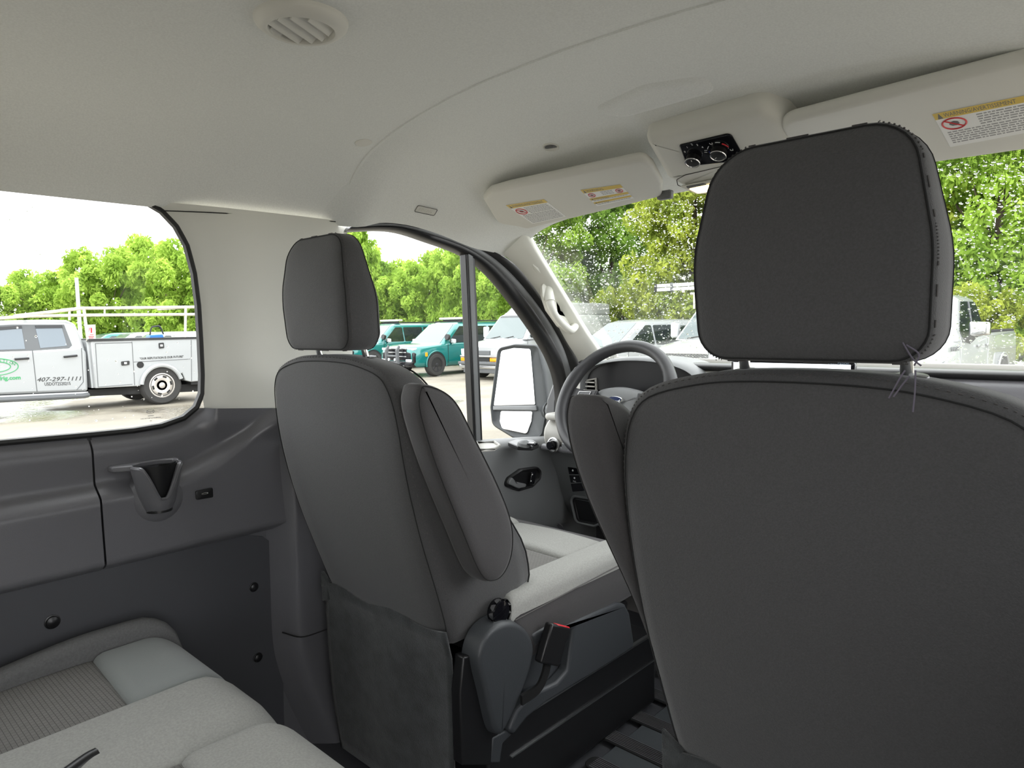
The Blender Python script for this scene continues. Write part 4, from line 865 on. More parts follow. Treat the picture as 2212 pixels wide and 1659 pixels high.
mk('screen_stand', *box(np.array(((xa+xb)/2, 1.912, .90))-s0, (.12, .03, .08)), 'black', ts, bev=.01)

# ---------------- steering wheel
hub = np.array((-.480, 1.800, .862)); axd = np.array((0, -.843, .538)); axd /= np.linalg.norm(axd); wU = np.array((0, .538, .843)); wX = np.array((1., 0, 0))
sw_ = empty('steering_wheel', hub, 0, 'dark grey steering wheel with oval badge in front of the driver seat', 'steering wheel')
RW = .192; rc = axd*.012
def rim(t): return rc+RW*(math.cos(t)*wX+math.sin(t)*wU)
mk('rim', *tube([rim(t) for t in np.linspace(0, 2*math.pi, 64, False)], [.0195+.003*math.exp(-((math.cos(t)**2-.9)/.12)**2) for t in np.linspace(0, 2*math.pi, 64, False)], 14, True), 'wheel', sw_)
hp_ = [p[:2] for p in spline([(-.085, .045, 0), (0, .062, 0), (.085, .045, 0), (.10, 0, 0), (.075, -.075, 0), (0, -.095, 0), (-.075, -.075, 0), (-.10, 0, 0)], 48, True)]
mk('hub_cover', *pillow(hp_, [(0, -.05), (0, -.02), (.006, -.004), (.02, .004), (.04, .007)], lambda a, b, h: wX*a+wU*b+axd*(h-.010), 3), 'dgrey', sw_)
em = mk('badge', *lathe([(.030, 0), (.029, .003), (.026, .004), (0, .004)], (0, 0, 0), (0, 0, 1), 32), 'chrome', sw_)
em.matrix_basis = Matrix(((1, 0, 0, 0), (0, wU[1]*.42, axd[1], axd[1]*.004), (0, wU[2]*.42, axd[2], axd[2]*.004), (0, 0, 0, 1)))
ev = mk('badge_field', *lathe([(.0255, 0), (.025, .0012), (0, .0012)], (0, 0, .0036), (0, 0, 1), 32), 'navy', em)
text('badge_lettering', 'Ford', .026, (-.0225, -.0165, .005), (1, 0, 0), (0, 1, 0), 'white', ev, .0003, sx=.9).scale = (1, 1.6, 1)
for t0, sx_ in ((math.pi, -1), (0, 1)):
    P = [wX*sx_*a+wU*b for a, b in ((.075, .030), (.125, .028), (.176, .035), (.180, -.028), (.125, -.020), (.085, -.045))]
    mk('spoke', *prism([p+axd*-.006 for p in P], axd*.016), 'wheel', sw_, bev=.005, seg=3)
    P = [wX*sx_*a+wU*b for a, b in ((.095, .020), (.140, .018), (.145, -.014), (.102, -.022))]; bt = mk('spoke_buttons', *prism([p+axd*.009 for p in P], axd*.004), 'gloss', sw_, bev=.003)
    mk('button_trim', *tube([p+axd*.0135 for p in P], .0013, 5, True), 'steel', bt)
mk('lower_spoke', *prism([wX*a+wU*b-axd*.01 for a, b in ((-.03, -.08), (.03, -.08), (.022, -.176), (-.022, -.176))], axd*.015), 'wheel', sw_, bev=.005)
mk('steering_column', *tube([-axd*.02, -axd*.075], [.050, .055], 20), 'dgrey', sw_)
mk('wiper_stalk', *tube([-axd*.05+wX*-.05, -axd*.05+wX*-.15+wU*.02], .008, 8), 'black', sw_)

# ---------------- outside mirror
mc = PY(1118, 845, 2.16); om = empty('wing_mirror', (-.93, 2.16, .70), 0, 'tall black wing mirror with two glasses outside the driver window', 'mirror'); m0 = np.array((-.93, 2.16, .70))
mn = np.array((.22, -.955, .20)); mn /= np.linalg.norm(mn)
mp_ = lambda u, v, h=0.: PP(u, v, mc, mn)+mn*h-m0
mxd = np.cross((0, 0, 1.), mn); mxd /= -np.linalg.norm(mxd); mxd = mxd if mxd[0] > 0 else -mxd; mud = np.cross(mn, mxd); mud = mud if mud[2] > 0 else -mud
loc2 = lambda u, v: (np.dot(mp_(u, v), mxd), np.dot(mp_(u, v), mud)); on = mn*np.dot(mp_(1100, 800), mn)
def mirp(pts, prof_, nm, m_, r, fill=2): return mk(nm, *pillow(rpoly([loc2(u, v) for u, v in pts], r, 6), prof_, lambda a, b, h: mxd*a+mud*b+on+mn*h, fill), m_, om, angle=60)
hs = mirp(((1076, 752), (1112, 744), (1164, 746), (1176, 800), (1184, 880), (1172, 946), (1110, 946), (1064, 918), (1060, 880)), [(.02, -.13), (.004, -.11), (-.004, -.07), (-.004, -.01), (0, .004), (.004, .006), (.010, .002), (.014, -.004)], 'mirror_housing', 'mirrorh', [.03, .02, .03, .05, .05, .03, .04, .04, .03])
mirp(((1083, 758), (1110, 752), (1146, 754), (1156, 874), (1067, 876)), [(0, -.004), (0, .001), (.002, .0015)], 'main_glass', 'mirror', [.012, .01, .012, .004, .004])
mirp(((1082, 888), (1150, 889), (1148, 910), (1138, 937), (1085, 926), (1080, 910)), [(0, -.004), (0, .001), (.002, .0015)], 'spot_glass', 'mirror', [.008, .006, .01, .014, .014, .01])
mirp(((1066, 877), (1158, 876), (1160, 887), (1066, 886)), [(0, -.004), (0, .004), (.002, .006)], 'glass_divider', 'dgrey', .003)
a1 = mp_(1176, 885, -.05); a2 = np.array((-.885, 2.04, .78))-m0
mk('mirror_arm', *tube([a1, a1*.7+a2*.3, a2], [.045, .042, .045], 14), 'mirrorh', om); mk('arm_band', *tube([a1*.62+a2*.38, a1*.58+a2*.42], .047, 14), 'black', om)
mk('mirror_foot', *prism([np.array((-.875, y, z))-m0 for y, z in ((1.98, .68), (2.12, .68), (2.10, .80), (2.04, .90), (1.99, .82))], (-.05, 0, 0)), 'black', om, bev=.01)
# ================================================================== OUTSIDE: VEHICLES
def wheel(par, x, y, r, w, s, rimm='alloy', spokes=6, nm='wheel', slots=False):
    """s: outward side (+1/-1)"""
    o = mk(nm, *lathe([(r*.62, -w/2), (r*.90, -w/2), (r*.985, -w*.36), (r, -w*.15), (r, w*.15), (r*.985, w*.36), (r*.90, w/2), (r*.66, w/2), (r*.62, w*.40), (0, w*.40)], (x, y, r), (s, 0, 0), 30), 'tire', par)
    mk('rim', *lathe([(r*.62, w*.36), (r*.635, w*.46), (r*.58, w*.47), (r*.54, w*.30), (0, w*.30)], (x, y, r), (s, 0, 0), 28), rimm, o)
    if slots:
        mk('wheel_disc', *lathe([(r*.57, w*.34), (r*.50, w*.44), (r*.36, w*.46), (r*.26, w*.40), (0, w*.40)], (x, y, r), (s, 0, 0), 28), rimm, o)
        for k in range(6):
            a = 2*math.pi*k/6+.2; c = np.array((x+s*w*.45, y+math.cos(a)*r*.45, r+math.sin(a)*r*.45)); mk('wheel_slot', *box(c, (w*.05, r*.10, r*.20), rot('X', math.degrees(a))), 'under', o, bev=r*.03)
    for k in range(0 if slots else spokes):
        a = 2*math.pi*k/spokes+.3; c = np.array((x+s*w*.36, y+math.cos(a)*r*.33, r+math.sin(a)*r*.33))
        mk('spoke', *box(c, (w*.10, r*.56, r*.15), rot('X', math.degrees(a))), rimm, o, bev=r*.02)
    mk('hub', *lathe([(r*.17, w*.30), (r*.15, w*.46), (r*.08, w*.50), (0, w*.50)], (x, y, r), (s, 0, 0), 16), rimm, o)
    return o
def body(par, st, m_, nm='body'):
    rings = []
    for (y, w, zb_, zs, zt_) in st:
        h = [(w*.55, zb_), (w*.90, zb_), (w*.985, zb_+.08), (w, zb_+.25*(zs-zb_)), (w*1.0, zb_+.6*(zs-zb_)), (w*.985, zs-.03), (w*.955, zs+.02), (w*.86, zs+.62*(zt_-zs)), (w*.55, zt_-.01), (w*.2, zt_)]
        rings.append([(x, y, z) for x, z in h]+[(-x, y, z) for x, z in h[::-1]])
    return mk(nm, *loft(rings), m_, par, angle=50)
def cabin(par, z0, z1, y0, y1, yt0, yt1, w0, w1, m_, nm='cabin'):
    """tapered upper body: base y0..y1 at z0, roof yt0..yt1 at z1"""
    def ring(t, ins=0.):
        ya, yb_ = y0+(yt0-y0)*t, y1+(yt1-y1)*t; w = w0+(w1-w0)*t; P = rpoly([(-w+ins, ya+ins), (w-ins, ya+ins), (w-ins, yb_-ins), (-w+ins, yb_-ins)], .12, 5)
        return [(p[0], p[1], z0+(z1-z0)*t-0.0) for p in P]
    rings = [ring(0), ring(.5), ring(.90), [(x, y, z-.008) for x, y, z in ring(.97, .05)], [(x, y, z+.012) for x, y, z in ring(1, .16)], [(x, y, z+.03) for x, y, z in ring(1, .4)]]
    o = mk(nm, *loft(rings), m_, par, angle=60)
    def side(s, ya, yb_, yta, ytb, t0, t1, m2, nm2, h=.012, r=.05):
        P = []
        W_ = lambda t: w0+(w1-w0)*t
        q = rpoly([(ya, t0*(z1-z0)), (yb_, t0*(z1-z0)), (ytb, t1*(z1-z0)), (yta, t1*(z1-z0))], r, 4)
        pts = [(s*(W_(z/(z1-z0))+h), y, z0+z) for y, z in q]; return mk(nm2, *prism(pts, (-s*.02, 0, 0)), m2, par, smooth=False)
    def front(x0, x1, xt0, xt1, t0, t1, m2, nm2, fr=True, h=.014):
        ya, yb_ = (y1, yt1) if fr else (y0, yt0); s = 1 if fr else -1
        f = lambda x, t: (x, ya+(yb_-ya)*t+s*h-s*.10*(x/w0)**2*0, z0+(z1-z0)*t)
        q = rpoly([(x0, t0), (x1, t0), (xt1, t1), (xt0, t1)], .03, 4); return mk(nm2, *prism([f(a, b) for a, b in q], (0, -s*.02, 0)), m2, par, smooth=False)
    return side, front
def veh(name, nose, hd, L, label, cat, group=None, dz=0.):
    a = math.radians(hd); f = np.array((-math.sin(a), math.cos(a))); c = np.array(nose)-f*L/2
    return empty(name, (c[0], c[1], GZ+dz), a, label, cat, group)
def arch(par, x, y, r, s, zc):
    P = [(x, y+r*math.cos(t), zc+r*math.sin(t)) for t in np.linspace(-.15, math.pi+.15, 20)]
    mk('wheel_arch', *prism(P, (s*.03, 0, 0)), 'under', par, smooth=False)
    mk('arch_lip', *tube([(x+s*.03, p[1], p[2]) for p in P], .022, 6), par.get('paint', 'whitep'), par)
# ---- teal patrol suv
def suv(nose, hd, label, guard=True, group='teal suvs in the row'):
    L = 5.3; o = veh('patrol_suv', nose, hd, L, label, 'suv', group); o['paint'] = 'teal'; h = L/2
    body(o, [(-h, .88, .42, 1.05, 1.10), (-h+.06, .97, .34, 1.10, 1.14), (-1.6, 1.0, .32, 1.12, 1.15), (.8, 1.0, .32, 1.12, 1.16), (1.3, 1.0, .32, 1.08, 1.17), (h-.35, .98, .34, 1.00, 1.12), (h-.12, .93, .36, .95, 1.06), (h-.02, .86, .40, .85, .98)], 'teal')
    side, front = cabin(o, 1.10, 1.88, -h+.03, 1.35, -h+.25, .42, .95, .76, 'teal')
    for s in (-1, 1):
        side(s, .02, 1.05, .02, .36, .07, .82, 'carglass', 'side_window'); side(s, -1.05, -.04, -1.05, -.04, .07, .82, 'carglass', 'side_window'); side(s, -2.3, -1.12, -2.2, -1.12, .07, .82, 'carglass', 'side_window')
        for y in (1.66, -1.55):
            arch(o, s*.985, y, .46, s, .42); wheel(o, s*.90, y, .405, .27, s, 'dalloy', 6)
        mi = mk('side_mirror', *pillow(rpoly([(-.10, -.07), (.10, -.09), (.10, .06), (-.08, .08)], .03, 4), edge_prof(.12, .04), lambda a, b, q: (s*(1.08+a), .85+q, 1.22+b), 1), 'silver', o); mk('mirror_foot', *box((s*.98, .9, 1.16), (.14, .06, .05)), 'under', mi)
        mk('headlamp', *pillow(rpoly([(.48, .90), (.90, .93), (.92, 1.02), (.50, 1.0)], .03, 3), edge_prof(.14, .02), lambda a, b, q: (s*a, h-.22+q+.10*(1-a), b), 1), 'lamp', o)
        mk('corner_bumper', *pillow(rpoly([(.50, .45), (.93, .48), (.93, .86), (.52, .90)], .06, 4), edge_prof(.30, .05), lambda a, b, q: (s*a, h-.30+q-.10*max(0, a-.6), b), 1), 'gloss', o)
        mk('fog_bezel', *box((s*.70, h-.0, .58), (.30, .06, .10)), 'silver', o, bev=.02)
        mk('side_marker', *box((s*.99, h-.55, .78), (.03, .10, .14)), 'redlens' if s > 0 else 'amber', o, bev=.01)
        mk('door_joint', *box((s*1.003, .03, .75), (.008, .012, .74)), 'under', o); mk('door_joint', *box((s*1.003, 1.10, .78), (.008, .012, .68)), 'under', o)
        mk('door_handle', *box((s*1.01, .20, 1.02), (.03, .20, .035)), 'gloss', o, bev=.008)
        mk('roof_rail', *tube([(s*.66, .3, 1.90), (s*.66, -.2, 1.94), (s*.66, -1.9, 1.94), (s*.66, -2.2, 1.90)], .022, 6), 'under', o)
    front(-.80, .80, -.64, .64, .04, .93, 'wsglass', 'windshield')
    gr_ = mk('grille', *pillow(rpoly([(-.55, .58), (.55, .58), (.58, 1.0), (-.58, 1.0)], .04, 4), edge_prof(.10, .02), lambda a, b, q: (a, h-.10+q, b), 1), 'gloss', o)
    for z in (.72, .86, .99): mk('grille_bar', *box((0, h+.01, z), (1.14, .03, .035)), 'chrome', gr_, bev=.008)
    mk('lower_bumper', *pillow(rpoly([(-.88, .36), (.88, .36), (.90, .56), (-.90, .56)], .05, 4), edge_prof(.30, .06), lambda a, b, q: (a, h-.26+q, b), 1), 'gloss', o)
    mk('skid_plate', *box((0, h-.02, .38), (1.0, .12, .12)), 'silver', o, bev=.03)
    lb = mk('light_bar', *box((0, -.05, 2.03), (1.25, .28, .085)), 'rack', o, bev=.03); mk('light_bar_foot', *box((0, -.05, 1.95), (1.0, .08, .07)), 'under', lb)
    mk('roof_antenna', *prism([(.40, -.35, 1.90), (.40, -.15, 1.90), (.40, -.33, 1.99)], (.03, 0, 0)), 'under', o)
    sp = mk('spotlight', *lathe([(.04, -.12), (.10, -.08), (.11, .02), (.10, .03), (0, .03)], (-.98, 1.12, 1.36), (0, 1, .1), 16), 'black', o)
    mk('spotlight_arm', *tube([(-.97, 1.0, 1.30), (-.92, .95, 1.20)], .02, 6), 'chrome', sp)
    if guard:
        for s in (-1, 1):
            g_ = mk('push_bar', *prism([(s*.30-.035, h+.10, .32), (s*.30-.035, h+.22, .40), (s*.30-.035, h+.24, .95), (s*.30-.035, h+.10, 1.12), (s*.30-.035, h+.06, 1.06), (s*.30-.035, h+.12, .90), (s*.30-.035, h+.10, .45)], (.07, 0, 0)), 'gbump', o, bev=.015)
        for z in (.50, .74): mk('push_crossbar', *tube([(-.34, h+.16, z), (.34, h+.16, z)], .035, 8), 'gbump', o)
        for x in (-.17, .17): mk('push_lamp', *lathe([(.05, 0), (.05, .04), (0, .05)], (x, h+.16, .62), (0, 1, 0), 12), 'lamp', o)
    return o
suv((-18.75, 15.0), 180, 'teal patrol suv with black push bar next to the white cargo van')
suv((-23.3, 15.6), 180, 'teal patrol suv partly hidden behind the driver headrest', False)
suv((-27.6, 16.0), 180, 'farthest teal suv whose light bar shows beside the driver headrest', False)
# ---- white cargo van
def cargo_van(nose, hd, label, L=6.1, HH=2.25, face=1, rise=.25):
    o = veh('cargo_van', nose, hd, L, label, 'van'); o['paint'] = 'whitep'; h = L/2
    body(o, [(-h, .94, .45, 1.25, 1.3), (-h+.05, 1.0, .40, 1.3, 1.33), (0, 1.0, .38, 1.3, 1.33), (h-1.7, 1.0, .38, 1.28, 1.34), (h-1.1, 1.0, .40, 1.18, 1.33), (h-.5, .98, .42, 1.08, 1.24), (h-.12, .94, .45, 1.0, 1.12), (h-.02, .90, .48, .95, 1.05)], 'whitep')
    side, front = cabin(o, 1.27, HH-.12, -h+.02, h-1.05, -h+.10, h-1.80, .985, .80, 'whitep')
    # raised roof behind the cab
    rp = [[(x, y, z) for x, z in ((-.80, HH-.16), (-.76, zz-.06), (-.6, zz), (0, zz+.03), (.6, zz), (.76, zz-.06), (.80, HH-.16))] for y, zz in ((-h+.10, HH+rise), (0, HH+rise), (h-2.3, HH+rise*.6), (h-2.05, HH-.02), (h-1.95, HH-.10))]
    mk('roof', *loft(rp, True), 'whitep', o, angle=50)
    front(-.86, .86, -.70, .70, .04, .90, 'wsglass', 'windshield')
    mk('windshield_band', *prism([(x, h-1.05+(-.75)*t+.018, 1.27+(HH-1.39)*t) for x, t in ((-.70, .84), (.70, .84), (.67, .92), (-.67, .92))], (0, -.02, 0)), 'carglass', o, smooth=False)
    for s in (-1, 1):
        side(s, h-2.35, h-1.25, h-2.35, h-1.85, .07, .84, 'carglass', 'side_window')
        for y in (h-.95, -h+1.3): arch(o, s*.985, y, .44, s, .40); wheel(o, s*.90, y, .38, .25, s, 'alloy', 8)
        mi = mk('side_mirror', *pillow(rpoly([(-.11, -.18), (.11, -.18), (.11, .20), (-.11, .20)], .05, 4), edge_prof(.12, .04), lambda a, b, q: (s*(1.20+a), h-1.55+q, 1.50+b), 1), 'silver', o); mk('mirror_foot', *box((s*1.02, h-1.5, 1.36), (.20, .06, .06)), 'under', mi)
        mk('headlamp', *pillow(rpoly([(.45, .80), (.92, .80), (.94, 1.0), (.45, .98)], .03, 3), edge_prof(.10, .02), lambda a, b, q: (s*a, h-.10+q-.06*max(0, a-.6), b), 1), 'lamp', o)
        mk('turn_signal', *pillow(rpoly([(.42, .60), (.93, .60), (.94, .72), (.42, .72)], .02, 3), edge_prof(.10, .02), lambda a, b, q: (s*a, h-.08+q-.06*max(0, a-.6), b), 1), 'amber', o)
        mk('door_joint', *box((s*1.003, h-1.15, .9), (.008, .012, .8)), 'gbump', o); mk('door_joint', *box((s*1.003, h-2.4, .9), (.008, .012, .9)), 'gbump', o)
        mk('wiper', *tube([(s*.30+.25, h-1.02, 1.30), (s*.30-.15, h-1.08, 1.37)], .015, 5), 'under', o)
    gr_ = mk('grille', *box((0, h-.0, .88), (.86, .06, .13)), 'gbump', o, bev=.01); mk('grille_bar', *box((0, h+.03, .765), (1.8, .06, .055)), 'chrome', gr_, bev=.015); mk('lower_grille', *box((0, h-.0, .67), (.84, .06, .12)), 'under', gr_)
    mk('bumper', *pillow(rpoly([(-1.0, .36), (1.0, .36), (1.0, .50), (-1.0, .50)], .04, 4), edge_prof(.26, .04), lambda a, b, q: (a, h-.14+q-.10*max(0, abs(a)-.75)/.25, b), 1), 'bumper', o)
    mk('bumper_pad', *box((0, h+.03, .545), (1.9, .16, .09)), 'gbump', o, bev=.02); mk('air_dam', *box((0, h-.05, .30), (1.6, .12, .14)), 'gbump', o, bev=.02)
    mk('roof_antenna', *prism([(-.25, h-2.2, HH+.0), (-.25, h-1.95, HH-.04), (-.25, h-2.2, HH+.14)], (.04, 0, 0)), 'under', o)
    return o
cargo_van((-15.05, 15.5), 180, 'white cargo van with amber turn signals framed by the driver door window')
# ---- white crossover behind the pillar
def crossover(nose, hd, label, Hh=1.74, L=4.8, paint='whitep', name='crossover_car', detail=True, group=None):
    o = veh(name, nose, hd, L, label, 'car', group); o['paint'] = paint; h = L/2; zb_ = Hh*.60
    body(o, [(-h, .84, .42, zb_-.06, zb_), (-h+.06, .92, .34, zb_, zb_+.03), (-1.2, .94, .30, zb_, zb_+.03), (.6, .94, .30, zb_, zb_+.04), (1.2, .94, .30, zb_-.05, zb_+.04), (h-.4, .92, .32, zb_-.14, zb_-.04), (h-.12, .86, .34, zb_-.22, zb_-.12), (h-.02, .78, .38, zb_-.32, zb_-.22)], paint)
    side, front = cabin(o, zb_-.02, Hh-.02, -h+.08, 1.45, -h+.60, .35, .90, .68, paint)
    front(-.76, .76, -.58, .58, .05, .92, 'wsglass', 'windshield'); front(-.72, .72, -.56, .56, .10, .90, 'carglass', 'rear_window', False)
    for s in (-1, 1):
        side(s, .05, 1.05, .05, .25, .08, .82, 'carglass', 'side_window'); side(s, -1.0, -.02, -1.0, -.02, .08, .82, 'carglass', 'side_window'); side(s, -1.8, -1.08, -1.5, -1.08, .10, .78, 'carglass', 'side_window')
        if detail:
            for y in (h-.95, -h+.95): arch(o, s*.92, y, .41, s, .38); wheel(o, s*.85, y, .36, .23, s, 'dalloy', 5)
            mi = mk('side_mirror', *pillow(rpoly([(-.10, -.06), (.10, -.07), (.10, .06), (-.08, .07)], .03, 4), edge_prof(.12, .04), lambda a, b, q: (s*(1.02+a), .85+q, zb_+.10+b), 1), 'silver', o); mk('mirror_foot', *box((s*.93, .9, zb_+.05), (.12, .05, .04)), 'under', mi)
            mk('headlamp', *pillow(rpoly([(.42, zb_-.36), (.84, zb_-.30), (.86, zb_-.22), (.45, zb_-.26)], .02, 3), edge_prof(.14, .02), lambda a, b, q: (s*a, h-.20+q-.15*max(0, a-.5), b), 1), 'lamp', o)
            mk('fog_bezel', *box((s*.62, h-.03, .46), (.28, .06, .16)), 'under', o, bev=.03)
            mk('door_joint', *box((s*.943, 1.08, .68), (.008, .012, .62)), 'gbump', o); mk('door_joint', *box((s*.943, .02, .68), (.008, .012, .64)), 'gbump', o)
    if detail:
        gr_ = mk('grille', *pillow(rpoly([(-.45, .55), (.45, .55), (.50, zb_-.30), (-.50, zb_-.30)], .03, 3), edge_prof(.10, .02), lambda a, b, q: (a, h-.08+q, b), 1), 'under', o)
        for k in range(4): mk('grille_bar', *box((0, h+.02, .60+.055*k), (.9, .02, .018)), 'chrome', gr_)
        mk('lower_bumper', *pillow(rpoly([(-.82, .30), (.82, .30), (.84, .46), (-.84, .46)], .04, 3), edge_prof(.24, .05), lambda a, b, q: (a, h-.2+q, b), 1), 'gbump', o)
        mk('permit', *box((.28, 1.52, zb_+.10), (.14, .01, .10)), 'white', o)
    return o
crossover((-10.9, 14.6), 166, 'white crossover car seen over the steering wheel beside the cargo van', 1.82, 5.0)
# ---- white work van nearest the windshield with a ladder on its roof
def work_truck(nose, hd, label, L=5.9):
    o = veh('work_van', nose, hd, L, label, 'van'); o['paint'] = 'whitep'; h = L/2
    body(o, [(-h, .98, .5, 1.25, 1.30), (-h+.05, 1.02, .45, 1.3, 1.34), (0, 1.02, .42, 1.3, 1.34), (h-1.75, 1.02, .42, 1.26, 1.36), (h-1.2, 1.0, .44, 1.18, 1.36), (h-.5, .98, .46, 1.12, 1.27), (h-.12, .95, .48, 1.05, 1.16), (h-.02, .92, .50, 1.0, 1.08)], 'whitep')
    side, front = cabin(o, 1.30, 2.08, -h+.02, h-1.15, -h+.10, h-1.95, .99, .80, 'whitep')
    front(-.88, .88, -.72, .72, .04, .90, 'wsglass', 'windshield')
    for s in (-1, 1):
        side(s, h-2.5, h-1.35, h-2.5, h-1.95, .07, .84, 'carglass', 'side_window')
        for y in (h-1.0, -h+1.3): arch(o, s*1.0, y, .46, s, .42); wheel(o, s*.92, y, .40, .26, s, 'alloy', 8)
        mi = mk('side_mirror', *pillow(rpoly([(-.10, -.20), (.12, -.20), (.12, .20), (-.10, .16)], .05, 4), edge_prof(.16, .05), lambda a, b, q: (s*(1.20+a), h-1.72+q, 1.54+b), 1), 'silver', o); mk('mirror_foot', *box((s*1.03, h-1.65, 1.40), (.2, .06, .06)), 'under', mi)
        mk('headlamp', *pillow(rpoly([(.52, .80), (.92, .82), (.94, 1.02), (.52, 1.02)], .03, 3), edge_prof(.10, .02), lambda a, b, q: (s*a, h-.10+q-.08*max(0, a-.6), b), 1), 'lamp', o)
        mk('wiper', *tube([(s*.35+.25, h-1.12, 1.34), (s*.35-.30, h-1.20, 1.42)], .016, 5), 'under', o)
    gr_ = mk('grille', *box((0, h-.0, .95), (1.0, .06, .16)), 'gbump', o, bev=.01); mk('grille_bar', *box((0, h+.02, 1.045), (1.06, .05, .03)), 'chrome', gr_)
    V, Fc = [], []
    for i in range(26):
        for j in range(3):
            v, f = box((-.48+i*.0385, h+.032, .90+.045*j+(.02 if i % 2 else 0)), (.022, .01, .022), rot('Y', 45)); b_ = len(V); V += list(v); Fc += [tuple(t+b_ for t in q) for q in f]
    mk('grille_mesh', V, Fc, 'under', gr_, smooth=False)['kind'] = 'stuff'
    mk('bumper', *pillow(rpoly([(-1.0, .42), (1.0, .42), (1.0, .62), (-1.0, .62)], .05, 4), edge_prof(.26, .05), lambda a, b, q: (a, h-.14+q-.10*max(0, abs(a)-.75)/.25, b), 1), 'whitep', o)
    for y in (h-1.73, -h+.8):
        rk = mk('roof_rack_bar', *tube([(-.85, y, 2.42), (.85, y, 2.42)], .03, 8), 'rack', o)
        for s in (-.75, .75): mk('rack_foot', *tube([(s, y, 2.05), (s, y, 2.42)], .025, 6), 'rack', rk)
    for k in range(3): mk('window_bars', *box((.33+.05*k, h-1.35-.1, 1.62), (.012, .02, .5), rot('X', 40)), 'gbump', o)
    return o, h
wt, hh = work_truck((-6.9, 13.9), 180, 'white work van with mesh grille straight ahead of the near headrest')
# ladder carried on it: stands across the view as in the photograph
la = [PY(u, v, 15.6) for u, v in ((1418, 622), (1512, 617))]; lax = la[1]-la[0]; lax /= np.linalg.norm(lax); l0 = la[0]; ll = 2.9
lad = empty('ladder', l0, 0, 'aluminium ladder lying high on the rack before the hedge', 'ladder')
lu = np.array((0, 0, 1.)); lu -= lax*np.dot(lax, lu); lu /= np.linalg.norm(lu); hh_ = .09
for s in (-1, 1): mk('ladder_rail', *prism([lu*s*hh_*.55+lu*q*.042+lax*t for t, q in ((0, -1), (ll, -1), (ll, 1), (0, 1))], (0, .06, 0)), 'alum', lad, bev=.008)
for k in range(9):
    mk('ladder_rung', *tube([lax*(.25+.32*k)-lu*hh_+np.array((0, .03, 0)), lax*(.25+.32*k)+lu*hh_+np.array((0, .03, 0))], .018, 8), 'alum', lad)
mk('ladder_clamp', *box(lax*.44, (.05, .09, .22)), 'gbump', lad, bev=.01); mk('ladder_foot', *box(-lax*.02, (.05, .08, .20)), 'under', lad, bev=.01)
for s in (.75, 1.9): mk('ladder_foot_clamp', *box(lax*s+np.array((0, .03, -.115)), (.06, .05, .06)), 'rack', lad)
# ---- white pickup at the right
def pickup(nose, hd, label, L=5.9, dz=.12):
    o = veh('pickup_truck', nose, hd, L, label, 'pickup truck', dz=dz); o['paint'] = 'whitep'; h = L/2
    body(o, [(-h, .96, .55, 1.22, 1.26), (-h+.05, 1.0, .50, 1.30, 1.32), (-.62, 1.0, .45, 1.30, 1.32), (.55, 1.0, .45, 1.22, 1.26), (1.3, 1.0, .45, 1.20, 1.30), (h-.5, .98, .47, 1.15, 1.28), (h-.1, .94, .50, 1.08, 1.20), (h-.02, .90, .55, 1.0, 1.1)], 'whitep')
    side, front = cabin(o, 1.22, 1.97, -.75, 1.45, -.45, .55, .97, .78, 'whitep')
    front(-.84, .84, -.68, .68, .04, .92, 'wsglass', 'windshield'); front(-.8, .8, -.64, .64, .1, .88, 'carglass', 'rear_window', False)
    for s in (-1, 1):
        side(s, -.60, 1.12, -.44, .50, .07, .86, 'carglass', 'side_window', r=.10); side(s, .24, .30, -.02, .06, .07, .86, 'gbump', 'window_bar', .02, .0)
        for y in (h-1.0, -h+1.15): arch(o, s*.985, y, .47, s, .46); wheel(o, s*.90, y, .41, .28, s, 'alloy', 6)
        mi = mk('side_mirror', *pillow(rpoly([(-.13, -.11), (.15, -.09), (.15, .12), (-.13, .13)], .03, 4), edge_prof(.16, .04), lambda a, b, q: (s*(1.16+a), .72+q, 1.40+b), 1), 'chrome', o)
        mk('mirror_glass', *prism([(s*(1.16+a), .715, 1.40+b) for a, b in ((-.11, -.09), (.09, -.08), (.09, .08), (-.11, .09))], (0, .006, 0)), 'gbump', mi)
        mk('mirror_foot', *prism([(s*.99, .55, 1.16), (s*.99, .98, 1.22), (s*1.12, .80, 1.30), (s*1.12, .60, 1.30)], (0, 0, .05)), 'under', mi)
        for y in (.05, -.55): mk('door_handle', *box((s*1.015, y, 1.12), (.03, .20, .045)), 'whitep', o, bev=.012)
        for y in (-.62, 1.15): mk('door_joint', *box((s*1.004, y, .86), (.008, .012, .76)), 'silver', o)
        text('emblem_lettering', 'SILVERADO', .10, (s*1.004, 1.22 if s > 0 else 1.75, 1.08), (0, s, 0), (0, 0, 1), 'gbump', o, .003)
        mk('bed_rail', *box((s*.90, -1.85, 1.34), (.12, 2.1, .05)), 'under', o, bev=.015)
    mk('bed_floor', *box((0, -1.85, 1.335), (1.7, 2.1, .02)), 'under', o)
    mk('grille', *pillow(rpoly([(-.6, .65), (.6, .65), (.62, 1.05), (-.62, 1.05)], .04, 4), edge_prof(.1, .02), lambda a, b, q: (a, h-.1+q, b), 1), 'gloss', o)
    mk('bumper', *box((0, h, .58), (1.9, .2, .2)), 'bumper', o, bev=.05)
    return o
pickup((-2.62, 11.1), 177, 'white pickup truck with black mirror at the right edge')
